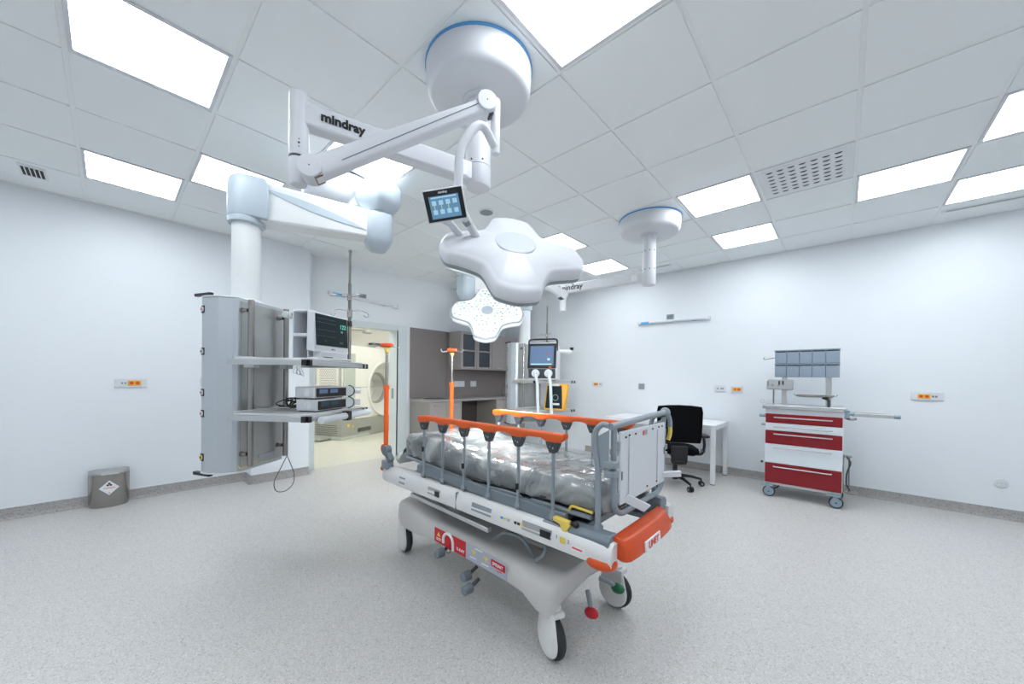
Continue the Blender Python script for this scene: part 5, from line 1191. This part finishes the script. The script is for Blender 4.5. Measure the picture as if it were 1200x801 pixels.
# corner connectors, rear mast, storage bins
for x in (TX0-.012, TX1+.012):
    MB().cyl((x-.014, TY0+.01, 1.005), (x+.02, TY0+.01, 1.005), .020, seg=16).build('corner_cap', 'bluegrey', t, bevel=.004)
MB().cyl((TX0-.06, TY0+.03, .905), (TX0, TY0+.03, .905), .018, seg=16).build('side_knob', 'bluegrey', t, bevel=.004)
MB().tube([(TX0-.04, TY0+.05, .80), (TX0, TY0+.05, .80)], .012, 8).build('side_lock', 'steel', t); MB().ball((TX0-.028, TY0+.02, .375), .014).build('side_knob', 'dgrey', t)
MB().tube([(TX0-.035+.02*math.cos(a), TY0+.04+.0, 1.065+.02*math.sin(a)) for a in [2*math.pi*i/14 for i in range(14)]], .003, 6, closed=True).build('wire_ring', 'alu', t)
for x in (TX0+.135, TX1-.125): MB().span((x-.025, 5.40, 1.03), (x+.025, 5.425, 1.66)).build('mast', 'alu', t, bevel=.003)
MB().cyl((TX0+.045, 5.30, 1.03), (TX0+.045, 5.30, 1.31), .008).build('thin_post', 'steel', t)
BX0, BX1 = TX0+.05, TX1-.035
fr3 = MB().span((BX0, 5.385, 1.345), (BX1, 5.40, 1.655)).build('bin_backplate', 'bluegrey', t)
bwid = (BX1-BX0)/5
for z in (1.345, 1.503):
    for k in range(5):
        x0 = BX0+k*bwid+.002; x1 = x0+bwid-.004
        bn = MB().prism([(x0, 5.384, z+.003), (x0, 5.315, z+.003), (x0, 5.285, z+.125), (x0, 5.30, z+.130), (x0, 5.384, z+.150)], (x1-x0, 0, 0)).build('tilt_bin', 'tray', t, bevel=.002)
        MB().obox(((x0+x1)/2, 5.300, z+.068), ((x1-x0)/2-.010, 0, 0), (0, -.011, .044), (0, .001, .0004)).build('bin_window', 'tray', bn)
        MB().span((x0+.01, 5.286, z+.132), (x1-.01, 5.30, z+.140)).build('bin_grip', 'dgrey', bn)
    MB().span((BX0-.003, 5.293, z+.143), (BX1+.003, 5.384, z+.1555)).build('bin_rail', 'bluegrey', t)
MB().tube(arc_path([(BX0, 5.38, 1.575), (BX0-.06, 5.36, 1.565), (BX0-.10, 5.33, 1.55), (BX0-.115, 5.33, 1.565), (BX0-.10, 5.33, 1.58)], .015, 4), .004, 6).build('bent_hook', 'steel', t)
# small steel glove box rack at left
gb = MB().span((TX0+.0, 5.22, 1.20), (TX0+.235, 5.23, 1.315)).span((TX0, 5.12, 1.20), (TX0+.235, 5.22, 1.206)).span((TX0, 5.12, 1.20), (TX0+.235, 5.125, 1.24)).span((TX0, 5.12, 1.206), (TX0+.004, 5.22, 1.30)).span((TX0+.231, 5.12, 1.206), (TX0+.235, 5.22, 1.30)).span((TX0+.10, 5.12, 1.206), (TX0+.104, 5.22, 1.26)).build('box_rack', 'alu', t)
MB().obox((TX0+.045, 5.26, 1.25), (.008, 0, 0), (0, .04, 0), (0, 0, .01)).build('rack_clamp', 'steel', t)
for x in (TX0+.105, TX0+.14): MB().span((x-.008, 5.2175, 1.255), (x+.008, 5.2195, 1.30)).build('rack_slot', 'dgrey', t)
# tray on post right
tr = MB().rings([rr(Vector((-.215, 5.16, 0)), Vector((1, 0, 0)), hx, hy, z, rad=.02) for hx, hy, z in ((.135, .08, 1.128), (.155, .095, 1.136), (.16, .10, 1.152), (.154, .094, 1.152), (.15, .09, 1.138))], cap1=True).build('round_tray', 'steel', t)
MB().tube(arc_path([(-.10, 5.10, 1.03), (-.10, 5.10, 1.11), (-.15, 5.12, 1.125)], .02, 5), .013, 10).build('tray_post', 'dgrey', t)
for x in (-.385, -.045): MB().tube(arc_path([(x+.02 if x < -.2 else x-.02, 5.16, 1.145), (x, 5.16, 1.14), (x-.012 if x < -.2 else x+.012, 5.16, 1.165)], .006, 3), .004, 6).build('tray_clip', 'steel', t)
# swivel extension shelf
ex = MB().span((TX1+.075, TY0+.03, .955), (TX1+.37, TY0+.33, .968)).span((TX1+.06, TY0+.015, .950), (TX1+.355, TY0+.035, .985)).span((TX1+.06, TY0+.32, .950), (TX1+.355, TY0+.34, .985)).build('extension_shelf', 'alu', t, bevel=.003)
MB().cyl((TX1+.355, TY0+.025, .968), (TX1+.40, TY0+.025, .968), .020, seg=14).build('shelf_bumper', 'bluegrey', ex, bevel=.004)
MB().cyl((TX1+.03, TY0+.02, .93), (TX1+.03, TY0+.02, 1.01), .020).cyl((TX1+.03, TY0+.02, .975), (TX1+.08, TY0+.02, .975), .019).build('shelf_hinge', 'bluegrey', t, bevel=.003)
MB().tube(arc_path([(TX1+.01, TY0+.05, .93), (TX1+.06, TY0+.03, .915), (TX1+.10, TY0+.03, .93)], .02, 4), .012, 8).build('hinge_lever', 'steel', t)
# folded cylinder bracket at lower right
fb = MB().span((TX1+.001, TY0+.05, .165), (TX1+.012, TY0+.13, .545)).span((TX1+.012, TY0+.06, .525), (TX1+.07, TY0+.12, .54)).span((TX1+.012, TY0+.05, .165), (TX1+.10, TY0+.13, .175)).build('side_bracket', 'steel', t, bevel=.002)
MB().tube(arc_path([(TX1+.03, TY0+.05, .53), (TX1+.065, TY0+.045, .48), (TX1+.03, TY0+.05, .36), (TX1+.03, TY0+.05, .24), (TX1+.06, TY0+.05, .19)], .04, 5), .007, 8).build('bracket_strap', 'dgrey', fb)
MB().tube([(TX1+.05, TY0+.10, .18), (TX1+.05, TY0+.10, .52)], .007, 8).build('bracket_rod', 'steel', fb)

# ================================================================ BIN
t = thing('waste_bin', 'low half round stainless steel bin with diamond label by left wall', 'bin', (XL+.03, .004, 0))
out = [(XL+.032, -.135)]
for i in range(17):
    a = math.pi*i/16; out.append((XL+.06+.125*math.sin(a)**.8, -.135*math.cos(a)))
out.append((XL+.032, .135))
br = lambda s, z: [(XL+.032+(x-XL-.032)*s, .004+y*s, z) for x, y in out]
MB().rings([br(.985, 0), br(1, .006), br(1, .318)]).build('body', 'steel', t, smooth=40)
MB().rings([br(1.02, .318), br(1.03, .322), br(1.03, .334), br(.99, .345), br(.7, .352)]).build('lid', 'rackface', t, smooth=40)
MB().obox((XL+.188, .01, .322), (.006, 0, 0), (0, .060, 0), (0, 0, .006)).build('lid_handle', 'alu', t, bevel=.002)
cxx = XL+.1865
MB().prism([(cxx, .004, .12), (cxx, .072, .19), (cxx, .004, .26), (cxx, -.064, .19)], (.003, 0, 0)).build('diamond_label', 'paper', t, bevel=.001)
for y, z in ((-.006, .216), (.014, .216), (.004, .232)): MB().cyl((cxx+.003, y, z), (cxx+.0036, y, z), .009, seg=14).build('hazard_symbol', 'ink', t)
MB().span((cxx+.003, -.035, .186), (cxx+.0036, .043, .191)).build('label_line', 'redink', t); MB().cyl((cxx+.003, .004, .14), (cxx+.0036, .004, .14), .005, seg=10).build('label_dot', 'ink', t)
MB().cyl((XL+.015, .004, .15), (XL+.033, .004, .15), .02).build('wall_fixing', 'steel', t)
MB().span((XL+.001, -.135, .02), (XL+.0315, .143, .338)).build('back_plate', 'steel', t)

# ================================================================ WALL FITTINGS
def sock_left(y0, y1, z0, z1, lab, part=True):
    t = thing('socket_panel', lab, 'socket', (XL, (y0+y1)/2, (z0+z1)/2), 0, 'orange socket panels on the walls')
    MB().span((XL+.001, y0, z0), (XL+.014, y1, z1)).build('plate', 'white', t, bevel=.003)
    return t
t = sock_left(.035, .268, 1.155, 1.243, 'white socket plate with orange outlets on left wall above the bin')
MB().span((XL+.0141, .128, 1.172), (XL+.018, .225, 1.224)).build('outlet_block', 'socko', t, bevel=.002)
for y in (.155, .198): MB().cyl((XL+.0181, y, 1.198), (XL+.0188, y, 1.198), .016, seg=16).build('outlet', 'orange2', t)
for y in (.088, .112): MB().span((XL+.0141, y-.007, 1.19), (XL+.0155, y+.007, 1.206)).build('round_port', 'greym', t)
t = sock_left(.70, .86, 1.16, 1.255, 'plain white wall plate partly hidden by the left pendant rack')
def sock_back(x0, x1, z0, z1, lab, blocks, dots, m_='white'):
    t = thing('socket_panel', lab, 'socket', ((x0+x1)/2, YB, (z0+z1)/2), 0, 'orange socket panels on the walls')
    MB().span((x0, YB-.014, z0), (x1, YB-.001, z1)).build('plate', m_, t, bevel=.003)
    for a, b in blocks:
        MB().span((a, YB-.018, z0+.018), (b, YB-.0141, z1-.018)).build('outlet_block', 'socko', t, bevel=.002)
        for q in (.27, .73): MB().cyl((a+(b-a)*q, YB-.0188, (z0+z1)/2), (a+(b-a)*q, YB-.0181, (z0+z1)/2), .014, seg=14).build('outlet', 'orange2', t)
    for d_ in dots: MB().span((d_-.008, YB-.0155, (z0+z1)/2-.009), (d_+.008, YB-.0141, (z0+z1)/2+.009)).build('round_port', 'greym', t)
    return t
sock_back(.546, .772, 1.115, 1.197, 'white socket plate with orange outlets on back wall right of trolley', [(.592, .682)], (.700, .722))
sock_back(-1.332, -1.195, 1.140, 1.226, 'white data socket plate above the desk, left of the orange one', [], (-1.29, -1.245, -1.225))
sock_back(-1.128, -.985, 1.135, 1.220, 'white socket plate with orange outlets above desk end', [(-1.105, -1.010)], ())
sock_back(-3.268, -3.065, 1.163, 1.245, 'white socket plate with orange outlets beside the far pendant', [(-3.235, -3.155)], (-3.12, -3.10))
sock_back(-2.430, -2.335, 1.138, 1.230, 'small grey switch box on back wall left of the chair', [], (), 'greyl')
t = thing('round_wall_outlet', 'round white outlet low on back wall at right edge', 'socket', (1.142, YB, .342))
MB().lathe([(.044, 0), (.044, .006), (.038, .009), (.004, .009)], (1.142, YB-.001, .342), (0, -1, 0), seg=26).build('plate', 'white', t)
MB().cyl((1.142, YB-.012, .342), (1.142, YB-.010, .342), .006, seg=10).build('pin', 'yellow', t)
for x in (1.118, 1.166): MB().cyl((x, YB-.012, .342), (x, YB-.010, .342), .003, seg=8).build('screw', 'greyl', t)
def rail_light(t, a, b, nv, m=None):
    a, b = Vector(a), Vector(b); d = (b-a).normalized(); n = Vector(nv)
    MB().obox((a+b)/2+n*.03, (b-a)*.5, n*.016, (0, 0, .016)).build('rail_body', 'vent', t, bevel=.004)
    MB().obox((a+b)/2+n*.048+d*.06, (b-a)*.40, n*.006, (0, 0, .010)).build('tube_cover', 'clear', t, bevel=.003)
    for p_ in (a, b): MB().obox(p_+n*.03, d*.016, n*.026, (0, 0, .026)).build('end_cap', 'white', t, bevel=.004)
    MB().obox(a+d*.105+n*.049, d*.065, n*.004, (0, 0, .017)).build('blue_label', 'bluelabel', t)
    for f in (.2, .8): MB().obox(a+(b-a)*f+n*.009, d*.02, n*.008, (0, 0, .02)).build('wall_bracket', 'greyl', t)
    return d
t = thing('wall_rail_lamp', 'long white germicidal lamp rail with blue label on back wall', 'wall lamp', (-1.92, YB, 2.19))
rail_light(t, (-2.43, YB, 2.195), (-1.41, YB, 2.185), (0, -1, 0))
t = thing('notice_plate', 'small grey printed notice above the rail lamp on back wall', 'notice', (-1.955, YB, 2.26))
MB().span((-2.005, YB-.012, 2.225), (-1.90, YB-.001, 2.298)).build('plate', 'greyl', t, bevel=.001)
for z in (2.24, 2.255, 2.27): MB().span((-1.99, YB-.0126, z), (-1.915, YB-.012, z+.006)).build('print_line', 'dgrey', t)
t = thing('wall_rail_lamp', 'long white germicidal lamp rail with blue label over the doorway', 'wall lamp', (XL, 2.63, 2.44))
rail_light(t, (XL, 2.10, 2.470), (XL, 3.16, 2.425), (1, 0, 0))
t = thing('notice_plate', 'small grey printed notice above the rail lamp over the doorway', 'notice', (XL, 2.595, 2.52))
MB().span((XL+.001, 2.54, 2.485), (XL+.010, 2.655, 2.545)).build('plate', 'greyl', t, bevel=.001)
for z in (2.498, 2.511, 2.524): MB().span((XL+.010, 2.555, z), (XL+.0106, 2.64, z+.006)).build('print_line', 'dgrey', t)
